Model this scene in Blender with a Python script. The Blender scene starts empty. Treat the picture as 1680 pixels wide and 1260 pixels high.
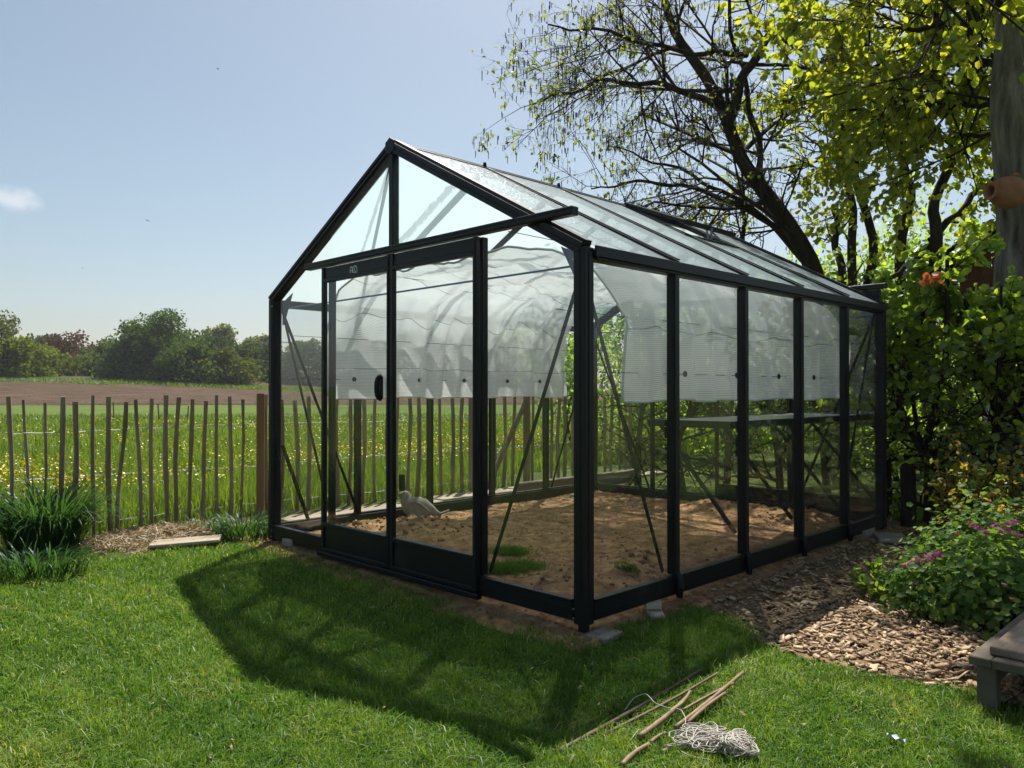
import bpy, math, random
import numpy as np
from mathutils import Vector, Matrix

# ------------------------------------------------------------------ camera, sky, sun, exposure
sc = bpy.context.scene
COL = sc.collection
SUN_ELEV, SUN_AZ = math.radians(58.0), math.radians(10.8)      # azimuth: to the right of straight ahead (+Y)
CAM_Z, FPX, PITCH = 1.1117, 1286.5, math.radians(0.478)

cam_data = bpy.data.cameras.new('camera')
cam_data.sensor_width = 36.0
cam_data.lens = FPX / 1680.0 * 36.0
cam_data.clip_start = 0.05
cam_data.clip_end = 5000.0
cam = bpy.data.objects.new('camera', cam_data)
COL.objects.link(cam)
cam.location = (0, 0, CAM_Z)
cam.rotation_euler = (math.pi / 2 + PITCH, 0, 0)
sc.camera = cam

world = bpy.data.worlds.new('World')
sc.world = world
world.use_nodes = True
wn, wl = world.node_tree.nodes, world.node_tree.links
wn.clear()
w_out = wn.new('ShaderNodeOutputWorld')
w_bg = wn.new('ShaderNodeBackground')
w_bg.inputs['Strength'].default_value = 0.047
sky = wn.new('ShaderNodeTexSky')
sky.sky_type = 'NISHITA'
sky.sun_disc = False
sky.sun_elevation = SUN_ELEV
sky.sun_rotation = SUN_AZ
sky.altitude = 50
sky.air_density = 1.0
sky.dust_density = 1.5
sky.ozone_density = 0.6
# one small fair-weather cloud, low over the field on the left
tc = wn.new('ShaderNodeTexCoord')
def wmath(op, a, b=None):
    n = wn.new('ShaderNodeMath'); n.operation = op
    for i, v in enumerate((a, b)):
        if v is None: continue
        if isinstance(v, (int, float)): n.inputs[i].default_value = v
        else: wl.new(v, n.inputs[i])
    return n.outputs[0]
sep = wn.new('ShaderNodeSeparateXYZ'); wl.new(tc.outputs['Generated'], sep.inputs[0])
az = wmath('DIVIDE', sep.outputs[0], wmath('MAXIMUM', sep.outputs[1], 0.05))
el = wmath('DIVIDE', sep.outputs[2], wmath('MAXIMUM', sep.outputs[1], 0.05))
cn = wn.new('ShaderNodeTexNoise'); cn.inputs['Scale'].default_value = 26; cn.inputs['Detail'].default_value = 6
cn.inputs['Roughness'].default_value = 0.62
wl.new(tc.outputs['Generated'], cn.inputs['Vector'])
dx = wmath('DIVIDE', wmath('ADD', az, 0.640), 0.050)
dy0 = wmath('SUBTRACT', el, 0.243)
dy = wmath('DIVIDE', wmath('ADD', dy0, wmath('MULTIPLY', dx, 0.006)), 0.017)
rr = wmath('SQRT', wmath('ADD', wmath('MULTIPLY', dx, dx), wmath('MULTIPLY', dy, dy)))
dens = wmath('SUBTRACT', wmath('ADD', wmath('SUBTRACT', 1.0, rr), wmath('MULTIPLY', wmath('SUBTRACT', cn.outputs[0], 0.5), 2.6)), 0.05)
front = wmath('GREATER_THAN', sep.outputs[1], 0.1)
cmask = wn.new('ShaderNodeMapRange'); cmask.interpolation_type = 'SMOOTHSTEP'
wl.new(wmath('MULTIPLY', dens, front), cmask.inputs[0])
cmask.inputs[1].default_value = 0.0; cmask.inputs[2].default_value = 1.0
cmask.inputs[3].default_value = 0.0; cmask.inputs[4].default_value = 0.55
wmix = wn.new('ShaderNodeMix'); wmix.data_type = 'RGBA'
wl.new(cmask.outputs[0], wmix.inputs['Factor'])
hsv = wn.new('ShaderNodeHueSaturation'); hsv.inputs['Saturation'].default_value = 0.88
hsv.inputs['Hue'].default_value = 0.486
wl.new(sky.outputs[0], hsv.inputs['Color'])
wl.new(hsv.outputs[0], wmix.inputs['A'])
wmix.inputs['B'].default_value = (8.6, 8.6, 8.8, 1)
wl.new(wmix.outputs['Result'], w_bg.inputs['Color'])
wl.new(w_bg.outputs[0], w_out.inputs['Surface'])

sun_data = bpy.data.lights.new('sun', 'SUN')
sun_data.energy = 3.6
sun_data.angle = math.radians(0.53)
sun_data.color = (1.0, 0.95, 0.86)
sun = bpy.data.objects.new('sun', sun_data)
COL.objects.link(sun)
SUNV = Vector((math.sin(SUN_AZ) * math.cos(SUN_ELEV), math.cos(SUN_AZ) * math.cos(SUN_ELEV), math.sin(SUN_ELEV)))
sun.rotation_euler = SUNV.to_track_quat('Z', 'Y').to_euler()
sun.location = (3, 10, 20)

vs = sc.view_settings
sc.display_settings.display_device = 'sRGB'
vs.view_transform = 'Standard'
vs.look = 'None'
vs.exposure = 1.25
vs.gamma = 1.0
vs.use_curve_mapping = False
cy = sc.cycles
cy.max_bounces = 10
cy.diffuse_bounces = 4
cy.glossy_bounces = 4
cy.transmission_bounces = 8
cy.transparent_max_bounces = 40
cy.caustics_reflective = False
cy.caustics_refractive = False
cy.sample_clamp_indirect = 6.0
cy.use_denoising = True

rnd = random.Random(7)
rng = np.random.default_rng(7)

# ------------------------------------------------------------------ frames of reference
YAW = 0.78917
SY, CY = math.sin(YAW), math.cos(YAW)
GC = (-2.8965, -2.4275)                    # camera foot in greenhouse coordinates
GROT = math.pi / 2 - YAW
GW, GL, HE, HR = 3.07, 3.81, 1.808, 2.636  # greenhouse width, length, eaves, ridge

def g2w(x, y, z=0.0):
    a, b = x - GC[0], y - GC[1]
    return Vector((a * SY - b * CY, a * CY + b * SY, z))

def ray(px, py):
    a = (px - 840) / FPX; b = (630 - py) / FPX
    return Vector((a, math.cos(PITCH) - b * math.sin(PITCH), math.sin(PITCH) + b * math.cos(PITCH)))

def at(px, py, Y):
    d = ray(px, py); return Vector((0, 0, CAM_Z)) + d * (Y / d.y)

def gnd(px, py, z=-0.07):
    d = ray(px, py); return Vector((0, 0, CAM_Z)) + d * ((z - CAM_Z) / d.z)

def sstep(a, b, x):
    t = np.clip((np.asarray(x, float) - a) / (b - a), 0, 1)
    return t * t * (3 - 2 * t)

def wob(x, y, s=1.0, seed=0):
    x = np.asarray(x, float) * s; y = np.asarray(y, float) * s
    return (np.sin(1.7 * x + 2.3 * y + seed) + np.sin(-2.9 * x + 1.3 * y + 1.7 * seed + 1) + np.sin(4.1 * x + 3.7 * y + 2.1 * seed + 2) * .6
            + np.sin(-6.3 * x + 5.9 * y + seed * 3.3) * .35) / 2.95

def ground_h(x, y):
    x = np.asarray(x, float); y = np.asarray(y, float)
    r = np.hypot(x, y)
    h = -0.080 + 0.035 * sstep(3.7, 5.9, y) * sstep(8.0, 0.5, x)
    h = h + 0.010 * wob(x, y, 1.6) * sstep(30, 8, r)
    h = h + 4.2 * sstep(60, 150, y) * (.25 + .75 * sstep(-15, -75, x)) + 0.04 * wob(x, y, 0.04, 3) * sstep(15, 60, r)
    return h

# ------------------------------------------------------------------ mesh helpers
class MB:
    def __init__(self): self.v = []; self.f = []
    def add(self, verts, faces):
        o = len(self.v); self.v += [tuple(v) for v in verts]; self.f += [tuple(i + o for i in f) for f in faces]; return self
    def box(self, x0, x1, y0, y1, z0, z1):
        return self.add([(x0, y0, z0), (x1, y0, z0), (x1, y1, z0), (x0, y1, z0), (x0, y0, z1), (x1, y0, z1), (x1, y1, z1), (x0, y1, z1)],
                 [(0, 3, 2, 1), (4, 5, 6, 7), (0, 1, 5, 4), (1, 2, 6, 5), (2, 3, 7, 6), (3, 0, 4, 7)])
    def bbox(self, x0, x1, y0, y1, z0, z1, b=0.004):
        """box with chamfered edges"""
        b = min(b, (x1 - x0) * .45, (y1 - y0) * .45, (z1 - z0) * .45)
        cx, cy_, cz = (x0 + x1) / 2, (y0 + y1) / 2, (z0 + z1) / 2
        hx, hy, hz = (x1 - x0) / 2, (y1 - y0) / 2, (z1 - z0) / 2
        import itertools
        V = []; idx = {}
        for sx, sy, sz in itertools.product((-1, 1), repeat=3):
            for k in range(3):
                e = [hx - b, hy - b, hz - b]; e[k] = (hx, hy, hz)[k]
                idx[(sx, sy, sz, k)] = len(V); V.append((cx + sx * e[0], cy_ + sy * e[1], cz + sz * e[2]))
        F = []
        for k in range(3):
            a, c = [(1, 2), (2, 0), (0, 1)][k]
            for s in (-1, 1):
                q = []
                for (p, r_) in ((-1, -1), (1, -1), (1, 1), (-1, 1)):
                    t = [0, 0, 0]; t[k] = s; t[a] = p; t[c] = r_; q.append(idx[(*t, k)])
                F.append(tuple(q if s > 0 else q[::-1]))
        for k in range(3):          # edges along axis k
            a, c = [(1, 2), (2, 0), (0, 1)][k]
            for p in (-1, 1):
                for r_ in (-1, 1):
                    t0 = [0, 0, 0]; t0[k] = -1; t0[a] = p; t0[c] = r_
                    t1 = list(t0); t1[k] = 1
                    q = [idx[(*t0, a)], idx[(*t1, a)], idx[(*t1, c)], idx[(*t0, c)]]
                    F.append(tuple(q if p * r_ < 0 else q[::-1]))
        for sx, sy, sz in itertools.product((-1, 1), repeat=3):
            q = [idx[(sx, sy, sz, k)] for k in range(3)]
            F.append(tuple(q if sx * sy * sz > 0 else q[::-1]))
        return self.add(V, F)
    def bar(self, p0, p1, w, h, up=(0, 0, 1), b=None):
        """rectangular bar from p0 to p1, w across, h along 'up'"""
        p0, p1 = Vector(p0), Vector(p1); L = (p1 - p0).length
        m = MB()
        if b is None: m.box(0, L, -w / 2, w / 2, -h / 2, h / 2)
        else: m.bbox(0, L, -w / 2, w / 2, -h / 2, h / 2, b)
        x = (p1 - p0).normalized(); u = Vector(up); y = u.cross(x).normalized(); z = x.cross(y)
        M = Matrix((x, y, z)).transposed()
        return self.add([p0 + M @ Vector(v) for v in m.v], m.f)
    def tube(self, pts, radii, n=8, cap=True, squash=1.0):
        pts = [Vector(p) for p in pts]
        if not hasattr(radii, '__len__'): radii = [radii] * len(pts)
        V = []; F = []; ref = None
        for i, p in enumerate(pts):
            t = (pts[min(i + 1, len(pts) - 1)] - pts[max(i - 1, 0)]).normalized()
            if ref is None: ref = Vector((0, 0, 1)) if abs(t.z) < .9 else Vector((1, 0, 0))
            a = (ref - t * ref.dot(t)).normalized(); ref = a; b_ = t.cross(a)
            for k in range(n):
                an = 2 * math.pi * k / n
                V.append(p + (a * math.cos(an) * squash + b_ * math.sin(an)) * radii[i])
        for i in range(len(pts) - 1):
            for k in range(n):
                F.append((i * n + k, i * n + (k + 1) % n, (i + 1) * n + (k + 1) % n, (i + 1) * n + k))
        if cap: F.append(tuple(range(n - 1, -1, -1))); F.append(tuple(range((len(pts) - 1) * n, len(pts) * n)))
        return self.add(V, F)
    def disc(self, c, nrm, r, th, n=12):
        c, nrm = Vector(c), Vector(nrm).normalized()
        return self.tube([c - nrm * th / 2, c + nrm * th / 2], r, n)
    def build(self, name, mat, parent=None, smooth=False):
        me = bpy.data.meshes.new(name); me.from_pydata(self.v, [], self.f); me.update()
        return link(name, me, mat, parent, smooth)

def link(name, me, mat, parent=None, smooth=False):
    o = bpy.data.objects.new(name, me); COL.objects.link(o)
    if mat is not None and not me.materials: me.materials.append(mat)
    if smooth: me.polygons.foreach_set('use_smooth', [True] * len(me.polygons))
    if parent is not None: o.parent = parent
    return o

def np_mesh(name, V, F, mat, parent=None, tint=None, smooth=False, uv=None):
    """V (n,3) array, F (m,k) array of equal-sided faces, tint per face"""
    me = bpy.data.meshes.new(name)
    V = np.ascontiguousarray(V, np.float32); F = np.ascontiguousarray(F, np.int32)
    m, k = F.shape
    me.vertices.add(len(V)); me.vertices.foreach_set('co', V.ravel())
    me.loops.add(m * k); me.loops.foreach_set('vertex_index', F.ravel())
    me.polygons.add(m); me.polygons.foreach_set('loop_start', np.arange(0, m * k, k, dtype=np.int32))
    if smooth: me.polygons.foreach_set('use_smooth', np.ones(m, bool))
    if tint is not None:
        a = me.attributes.new('tint', 'FLOAT', 'FACE'); a.data.foreach_set('value', np.ascontiguousarray(tint, np.float32))
    if uv is not None:
        u = me.uv_layers.new(name='UVMap'); u.data.foreach_set('uv', np.ascontiguousarray(uv[F.ravel()], np.float32).ravel())
    me.update(calc_edges=True); me.validate()
    return link(name, me, mat, parent, False)

def grid_mesh(name, X, Y, Z, mat, parent=None, smooth=True, uv=None):
    ny, nx = X.shape
    V = np.stack([X.ravel(), Y.ravel(), Z.ravel()], 1)
    i = np.arange(ny * nx).reshape(ny, nx)
    F = np.stack([i[:-1, :-1].ravel(), i[:-1, 1:].ravel(), i[1:, 1:].ravel(), i[1:, :-1].ravel()], 1)
    return np_mesh(name, V, F, mat, parent, None, smooth, uv)

def tag(o, label=None, cat=None, group=None, kind=None):
    if label: o['label'] = label
    if cat: o['category'] = cat
    if group: o['group'] = group
    if kind: o['kind'] = kind
    return o

def empty(name, loc=(0, 0, 0), rz=0.0, label=None, cat=None, group=None):
    o = bpy.data.objects.new(name, None); o.empty_display_size = .2
    COL.objects.link(o); o.location = loc; o.rotation_euler = (0, 0, rz)
    return tag(o, label, cat, group)

# ------------------------------------------------------------------ materials
def new_mat(name):
    m = bpy.data.materials.new(name); m.use_nodes = True
    m.node_tree.nodes.clear()
    return m, m.node_tree.nodes, m.node_tree.links

def surface(name, cols, rough=.7, scale=5.0, detail=6, bump=0.0, bscale=None, metal=0.0, stretch=(1, 1, 1), spec=.4, coords='Object', contrast=(.3, .7), coat=0.0, bdist=0.01):
    """procedural surface: noise between the given colours, optional bump"""
    m, N, L = new_mat(name)
    out = N.new('ShaderNodeOutputMaterial'); p = N.new('ShaderNodeBsdfPrincipled')
    L.new(p.outputs[0], out.inputs[0])
    p.inputs['Roughness'].default_value = rough; p.inputs['Metallic'].default_value = metal
    p.inputs['Specular IOR Level'].default_value = spec
    p.inputs['Coat Weight'].default_value = coat
    tcn = N.new('ShaderNodeTexCoord'); mp = N.new('ShaderNodeMapping'); mp.inputs['Scale'].default_value = stretch
    L.new(tcn.outputs[coords], mp.inputs[0])
    nz = N.new('ShaderNodeTexNoise'); nz.inputs['Scale'].default_value = scale; nz.inputs['Detail'].default_value = detail
    nz.inputs['Roughness'].default_value = .6
    L.new(mp.outputs[0], nz.inputs['Vector'])
    cr = N.new('ShaderNodeValToRGB'); e = cr.color_ramp.elements
    n = len(cols)
    e[0].position = contrast[0]; e[0].color = (*cols[0], 1); e[1].position = contrast[1]; e[1].color = (*cols[-1], 1)
    for i in range(1, n - 1):
        x = e.new(contrast[0] + (contrast[1] - contrast[0]) * i / (n - 1)); x.color = (*cols[i], 1)
    L.new(nz.outputs[0], cr.inputs[0]); L.new(cr.outputs[0], p.inputs['Base Color'])
    if bump:
        nb = N.new('ShaderNodeTexNoise'); nb.inputs['Scale'].default_value = bscale or scale * 4; nb.inputs['Detail'].default_value = 5
        L.new(mp.outputs[0], nb.inputs['Vector'])
        bp = N.new('ShaderNodeBump'); bp.inputs['Strength'].default_value = bump; bp.inputs['Distance'].default_value = bdist
        L.new(nb.outputs[0], bp.inputs['Height']); L.new(bp.outputs[0], p.inputs['Normal'])
    return m

def leaf_mat(name, cols, trans=.45, gloss=.05, tgain=1.5, tcol=(1.15, 1.1, .45), rough=.4):
    """foliage: colour picked per leaf, part of the light passes through"""
    m, N, L = new_mat(name)
    out = N.new('ShaderNodeOutputMaterial')
    at_ = N.new('ShaderNodeAttribute'); at_.attribute_name = 'tint'
    cr = N.new('ShaderNodeValToRGB'); e = cr.color_ramp.elements
    e[0].position = 0; e[0].color = (*cols[0], 1); e[1].position = 1; e[1].color = (*cols[-1], 1)
    for i in range(1, len(cols) - 1): e.new(i / (len(cols) - 1)).color = (*cols[i], 1)
    L.new(at_.outputs['Fac'], cr.inputs[0])
    d = N.new('ShaderNodeBsdfDiffuse'); t = N.new('ShaderNodeBsdfTranslucent'); g = N.new('ShaderNodeBsdfGlossy')
    g.inputs['Roughness'].default_value = rough; g.inputs['Color'].default_value = (.9, .95, 1, 1)
    L.new(cr.outputs[0], d.inputs['Color'])
    mul = N.new('ShaderNodeMix'); mul.data_type = 'RGBA'; mul.blend_type = 'MULTIPLY'; mul.inputs['Factor'].default_value = 1
    L.new(cr.outputs[0], mul.inputs['A']); mul.inputs['B'].default_value = (tcol[0] * tgain, tcol[1] * tgain, tcol[2] * tgain, 1)
    L.new(mul.outputs['Result'], t.inputs['Color'])
    m1 = N.new('ShaderNodeMixShader'); m1.inputs[0].default_value = trans
    L.new(d.outputs[0], m1.inputs[1]); L.new(t.outputs[0], m1.inputs[2])
    m2 = N.new('ShaderNodeMixShader'); m2.inputs[0].default_value = gloss
    L.new(m1.outputs[0], m2.inputs[1]); L.new(g.outputs[0], m2.inputs[2])
    L.new(m2.outputs[0], out.inputs[0])
    return m

M = {}
M['frame'] = surface('powder_coated_aluminium', [(.006, .0065, .009), (.009, .010, .013), (.030, .029, .028)], rough=.42, scale=3.5, detail=10, bump=.04, bscale=300, spec=.28, bdist=.001, contrast=(.42, .78))
M['rubber'] = surface('black_rubber', [(.006, .006, .006), (.012, .012, .012)], rough=.7, scale=20)
M['steel'] = surface('zinc_steel', [(.45, .46, .48), (.6, .6, .62)], rough=.35, scale=30, metal=.9)
M['grey_alu'] = surface('mill_aluminium', [(.10, .115, .15), (.15, .165, .2)], rough=.4, scale=20, metal=.3)
M['emblem'] = surface('white_print', [(.75, .77, .8), (.85, .86, .88)], rough=.5)
M['blue_wire'] = surface('blue_coated_wire', [(.12, .17, .38), (.17, .22, .45)], rough=.4)

def schlick(N, L, normal=None, top=.95):
    """reflectance of one face of a thin pane, the same from either side"""
    lw = N.new('ShaderNodeLayerWeight'); lw.inputs['Blend'].default_value = .5
    if normal is not None: L.new(normal, lw.inputs['Normal'])
    pw = N.new('ShaderNodeMath'); pw.operation = 'POWER'; L.new(lw.outputs['Facing'], pw.inputs[0]); pw.inputs[1].default_value = 5
    ma = N.new('ShaderNodeMath'); ma.operation = 'MULTIPLY_ADD'; L.new(pw.outputs[0], ma.inputs[0]); ma.inputs[1].default_value = top; ma.inputs[2].default_value = .042
    return ma.outputs[0]

def glass_mat():
    m, N, L = new_mat('clear_glass')
    out = N.new('ShaderNodeOutputMaterial'); t = N.new('ShaderNodeBsdfTransparent'); t.inputs[0].default_value = (.978, .988, .984, 1)
    g = N.new('ShaderNodeBsdfGlossy'); g.inputs['Roughness'].default_value = .012
    fr = schlick(N, L)
    tcn = N.new('ShaderNodeTexCoord'); nz = N.new('ShaderNodeTexNoise'); nz.inputs['Scale'].default_value = 1.6; nz.inputs['Detail'].default_value = 2
    L.new(tcn.outputs['Object'], nz.inputs['Vector'])
    bp = N.new('ShaderNodeBump'); bp.inputs['Strength'].default_value = .06; bp.inputs['Distance'].default_value = .01
    L.new(nz.outputs[0], bp.inputs['Height']); L.new(bp.outputs[0], g.inputs['Normal'])
    # a thin film of dust
    d = N.new('ShaderNodeBsdfDiffuse'); d.inputs[0].default_value = (.75, .75, .72, 1)
    nd = N.new('ShaderNodeTexNoise'); nd.inputs['Scale'].default_value = 5; nd.inputs['Detail'].default_value = 7
    L.new(tcn.outputs['Object'], nd.inputs['Vector'])
    mr = N.new('ShaderNodeMapRange'); mr.inputs[1].default_value = .35; mr.inputs[2].default_value = .8; mr.inputs[3].default_value = .001; mr.inputs[4].default_value = .012
    L.new(nd.outputs[0], mr.inputs[0])
    mx = N.new('ShaderNodeMixShader'); L.new(fr, mx.inputs[0]); L.new(t.outputs[0], mx.inputs[1]); L.new(g.outputs[0], mx.inputs[2])
    mx2 = N.new('ShaderNodeMixShader'); L.new(mr.outputs[0], mx2.inputs[0]); L.new(mx.outputs[0], mx2.inputs[1]); L.new(d.outputs[0], mx2.inputs[2])
    L.new(mx2.outputs[0], out.inputs[0])
    return m
M['glass'] = glass_mat()

def textured_glass(name, w_t, w_rf, w_tl, w_df, bump, rough, scale):
    """patterned pane: part straight through, part bent, part scattered"""
    m, N, L = new_mat(name)
    out = N.new('ShaderNodeOutputMaterial')
    tcn = N.new('ShaderNodeTexCoord')
    nz = N.new('ShaderNodeTexNoise'); nz.inputs['Scale'].default_value = scale * 1.15; nz.inputs['Detail'].default_value = 3
    L.new(tcn.outputs['Object'], nz.inputs['Vector'])
    vo = N.new('ShaderNodeTexVoronoi'); vo.inputs['Scale'].default_value = scale; vo.feature = 'SMOOTH_F1'
    L.new(tcn.outputs['Object'], vo.inputs['Vector'])
    ad = N.new('ShaderNodeMath'); ad.operation = 'ADD'; L.new(nz.outputs[0], ad.inputs[0]); L.new(vo.outputs['Distance'], ad.inputs[1])
    bp = N.new('ShaderNodeBump'); bp.inputs['Strength'].default_value = bump; bp.inputs['Distance'].default_value = .008
    L.new(ad.outputs[0], bp.inputs['Height'])
    t = N.new('ShaderNodeBsdfTransparent'); t.inputs[0].default_value = (.93, .975, .97, 1)
    rf = N.new('ShaderNodeBsdfRefraction'); rf.inputs['IOR'].default_value = 1.08; rf.inputs['Roughness'].default_value = .05; rf.inputs[0].default_value = (.90, .97, .97, 1)
    L.new(bp.outputs[0], rf.inputs['Normal'])
    g = N.new('ShaderNodeBsdfGlossy'); g.inputs['Roughness'].default_value = rough; L.new(bp.outputs[0], g.inputs['Normal'])
    tl = N.new('ShaderNodeBsdfTranslucent'); tl.inputs[0].default_value = (.84, .93, .95, 1)
    df = N.new('ShaderNodeBsdfDiffuse'); df.inputs[0].default_value = (.72, .90, 1.0, 1); L.new(bp.outputs[0], df.inputs['Normal'])
    tot = w_t; sh_ = t.outputs[0]
    for node, w in ((rf, w_rf), (tl, w_tl), (df, w_df)):
        tot += w; mx = N.new('ShaderNodeMixShader'); mx.inputs[0].default_value = w / tot
        L.new(sh_, mx.inputs[1]); L.new(node.outputs[0], mx.inputs[2]); sh_ = mx.outputs[0]
    c = N.new('ShaderNodeMixShader'); L.new(schlick(N, L, None, .55), c.inputs[0]); L.new(sh_, c.inputs[1]); L.new(g.outputs[0], c.inputs[2])
    L.new(c.outputs[0], out.inputs[0])
    return m
M['roof_glass'] = textured_glass('hammered_glass', .33, .10, .33, .24, .5, .16, 48)
M['gable_glass'] = textured_glass('rippled_glass', .62, .34, .025, .012, .30, .05, 26)
M['clear_face'] = None
def clear_face():
    m, N, L = new_mat('pane_back_face'); out = N.new('ShaderNodeOutputMaterial'); t = N.new('ShaderNodeBsdfTransparent'); t.inputs[0].default_value = (.97, .985, .98, 1)
    L.new(t.outputs[0], out.inputs[0]); return m
M['clear_face'] = clear_face()
def patterned(o, face):
    """pattern is rolled into one face of the pane only"""
    o.data.materials.append(M['clear_face'])
    for i, p in enumerate(o.data.polygons): p.material_index = 0 if i == face else 1
    return o

def net_mat():
    m, N, L = new_mat('woven_shade_net')
    out = N.new('ShaderNodeOutputMaterial')
    uv = N.new('ShaderNodeUVMap'); uv.uv_map = 'UVMap'
    sp = N.new('ShaderNodeSeparateXYZ'); L.new(uv.outputs[0], sp.inputs[0])
    def mth(op, a, b=None):
        n = N.new('ShaderNodeMath'); n.operation = op
        for i, v in enumerate((a, b)):
            if v is None: continue
            if isinstance(v, (int, float)): n.inputs[i].default_value = v
            else: L.new(v, n.inputs[i])
        return n.outputs[0]
    # tapes run along the length: period 11 mm, with narrow open slits between them
    fr = mth('FRACT', mth('MULTIPLY', sp.outputs[1], 1 / .0115))
    slit = mth('GREATER_THAN', fr, .70)
    nz = N.new('ShaderNodeTexNoise'); nz.inputs['Scale'].default_value = 3.2; nz.inputs['Detail'].default_value = 3
    L.new(uv.outputs[0], nz.inputs['Vector'])
    # darker seams every 0.5 m
    seam = mth('LESS_THAN', mth('FRACT', mth('ADD', mth('MULTIPLY', sp.outputs[1], 2.35), mth('MULTIPLY', nz.outputs[0], .05))), .012)
    d = N.new('ShaderNodeBsdfDiffuse'); d.inputs[0].default_value = (.93, .94, .95, 1)
    tl = N.new('ShaderNodeBsdfTranslucent'); tl.inputs[0].default_value = (.93, .93, .94, 1)
    g = N.new('ShaderNodeBsdfGlossy'); g.inputs['Roughness'].default_value = .45
    m1 = N.new('ShaderNodeMixShader'); m1.inputs[0].default_value = .56; L.new(d.outputs[0], m1.inputs[1]); L.new(tl.outputs[0], m1.inputs[2])
    m2 = N.new('ShaderNodeMixShader'); m2.inputs[0].default_value = .06; L.new(m1.outputs[0], m2.inputs[1]); L.new(g.outputs[0], m2.inputs[2])
    seamd = N.new('ShaderNodeBsdfDiffuse'); seamd.inputs[0].default_value = (.35, .35, .36, 1)
    m2b = N.new('ShaderNodeMixShader'); L.new(seam, m2b.inputs[0]); L.new(m2.outputs[0], m2b.inputs[1]); L.new(seamd.outputs[0], m2b.inputs[2])
    t = N.new('ShaderNodeBsdfTransparent')
    m3 = N.new('ShaderNodeMixShader'); L.new(mth('ADD', mth('MULTIPLY', slit, .36), .06), m3.inputs[0])
    L.new(m2b.outputs[0], m3.inputs[1]); L.new(t.outputs[0], m3.inputs[2])
    L.new(m3.outputs[0], out.inputs[0])
    return m
M['net'] = net_mat()
M['hem'] = surface('net_hem', [(.62, .62, .62), (.75, .75, .75)], rough=.6)
M['shelf'] = surface('shelf_sheet', [(.30, .31, .33), (.38, .39, .41)], rough=.32, scale=9, metal=.3, spec=.6)

M['ground'] = surface('grassy_ground', [(.040, .055, .014), (.062, .085, .020), (.085, .100, .030)], rough=.95, scale=1.1, detail=10, bump=.5, bscale=18, spec=.05, bdist=.04)
M['crop'] = surface('young_crop', [(.070, .105, .022), (.105, .145, .034)], rough=.95, scale=.25, detail=9, bump=.4, bscale=6, spec=.05, bdist=.08)
M['plough'] = surface('ploughed_earth', [(.060, .040, .028), (.085, .058, .040), (.110, .077, .054)], rough=.95, scale=.16, detail=12, bump=.7, bscale=2.2, spec=.05, bdist=.25, stretch=(1, 3.2, 1))
M['verge'] = surface('rough_verge', [(.10, .13, .045), (.19, .20, .10)], rough=.95, scale=.5, detail=8, bump=.4, bscale=3, spec=.05, bdist=.2)
M['soil'] = surface('bare_soil', [(.16, .088, .046), (.30, .175, .092), (.45, .285, .155)], rough=.95, scale=11, detail=15, bump=.8, bscale=130, spec=.06, bdist=.007)
M['chipbed'] = surface('chip_litter', [(.10, .066, .038), (.20, .135, .08), (.28, .20, .12)], rough=.95, scale=24, detail=10, bump=.9, bscale=60, spec=.06, bdist=.02)
M['bark'] = surface('grey_bark', [(.06, .050, .040), (.175, .155, .128), (.31, .28, .235)], rough=.95, scale=11, detail=10, bump=1.0, bscale=13, stretch=(1, 1, .16), spec=.1, bdist=.09)
M['bark_dark'] = surface('dark_bark', [(.022, .018, .014), (.055, .045, .036)], rough=.95, scale=10, detail=6, bump=.6, bscale=22, stretch=(1, 1, .3), spec=.1)
M['twig'] = surface('twig_bark', [(.024, .019, .016), (.05, .04, .032)], rough=.9, scale=8, spec=.1)
M['pale'] = surface('weathered_chestnut', [(.13, .10, .070), (.24, .195, .14), (.36, .30, .22)], rough=.9, scale=7, detail=8, bump=.5, bscale=30, stretch=(1, 1, .12), spec=.1)
M['post'] = surface('treated_pine', [(.15, .095, .050), (.23, .155, .09)], rough=.8, scale=6, detail=8, bump=.3, bscale=24, stretch=(1, 1, .1), spec=.15)
M['plank'] = surface('sun_bleached_board', [(.25, .20, .145), (.40, .34, .26)], rough=.85, scale=5, detail=9, bump=.35, bscale=24, stretch=(.12, 1, 1), spec=.15)
M['bench'] = surface('bench_wood', [(.17, .128, .092), (.30, .235, .175), (.38, .31, .24)], rough=.8, scale=6, detail=9, bump=.4, bscale=26, stretch=(.12, 1, 1), spec=.2)
M['bench_dark'] = surface('bench_frame_wood', [(.09, .075, .058), (.165, .14, .11)], rough=.85, scale=6, detail=8, bump=.3, stretch=(.15, 1, 1), spec=.15)
M['wire'] = surface('galvanised_wire', [(.26, .27, .27), (.38, .38, .38)], rough=.55, metal=.5, scale=40)
M['concrete'] = surface('concrete_block', [(.24, .215, .175), (.40, .365, .305)], rough=.9, scale=18, detail=9, bump=.5, bscale=70, spec=.1)
M['pale_brick'] = surface('pale_brick', [(.42, .36, .27), (.58, .51, .40)], rough=.9, scale=18, detail=9, bump=.4, bscale=70, spec=.1)
M['stone'] = surface('cast_stone', [(.21, .19, .155), (.31, .285, .24)], rough=.9, scale=22, detail=9, bump=.5, bscale=90, spec=.1)
M['terracotta'] = surface('terracotta', [(.26, .115, .065), (.36, .17, .10)], rough=.85, scale=9, detail=7, bump=.2, bscale=60, spec=.15)
M['shed'] = surface('red_shed_boards', [(.085, .032, .022), (.13, .052, .036)], rough=.85, scale=4, detail=7, bump=.3, stretch=(1, 1, .12), spec=.1)
M['roofing'] = surface('bitumen_roof', [(.008, .008, .008), (.016, .016, .016)], rough=1.0, scale=20, bump=.3, spec=.05)
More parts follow.
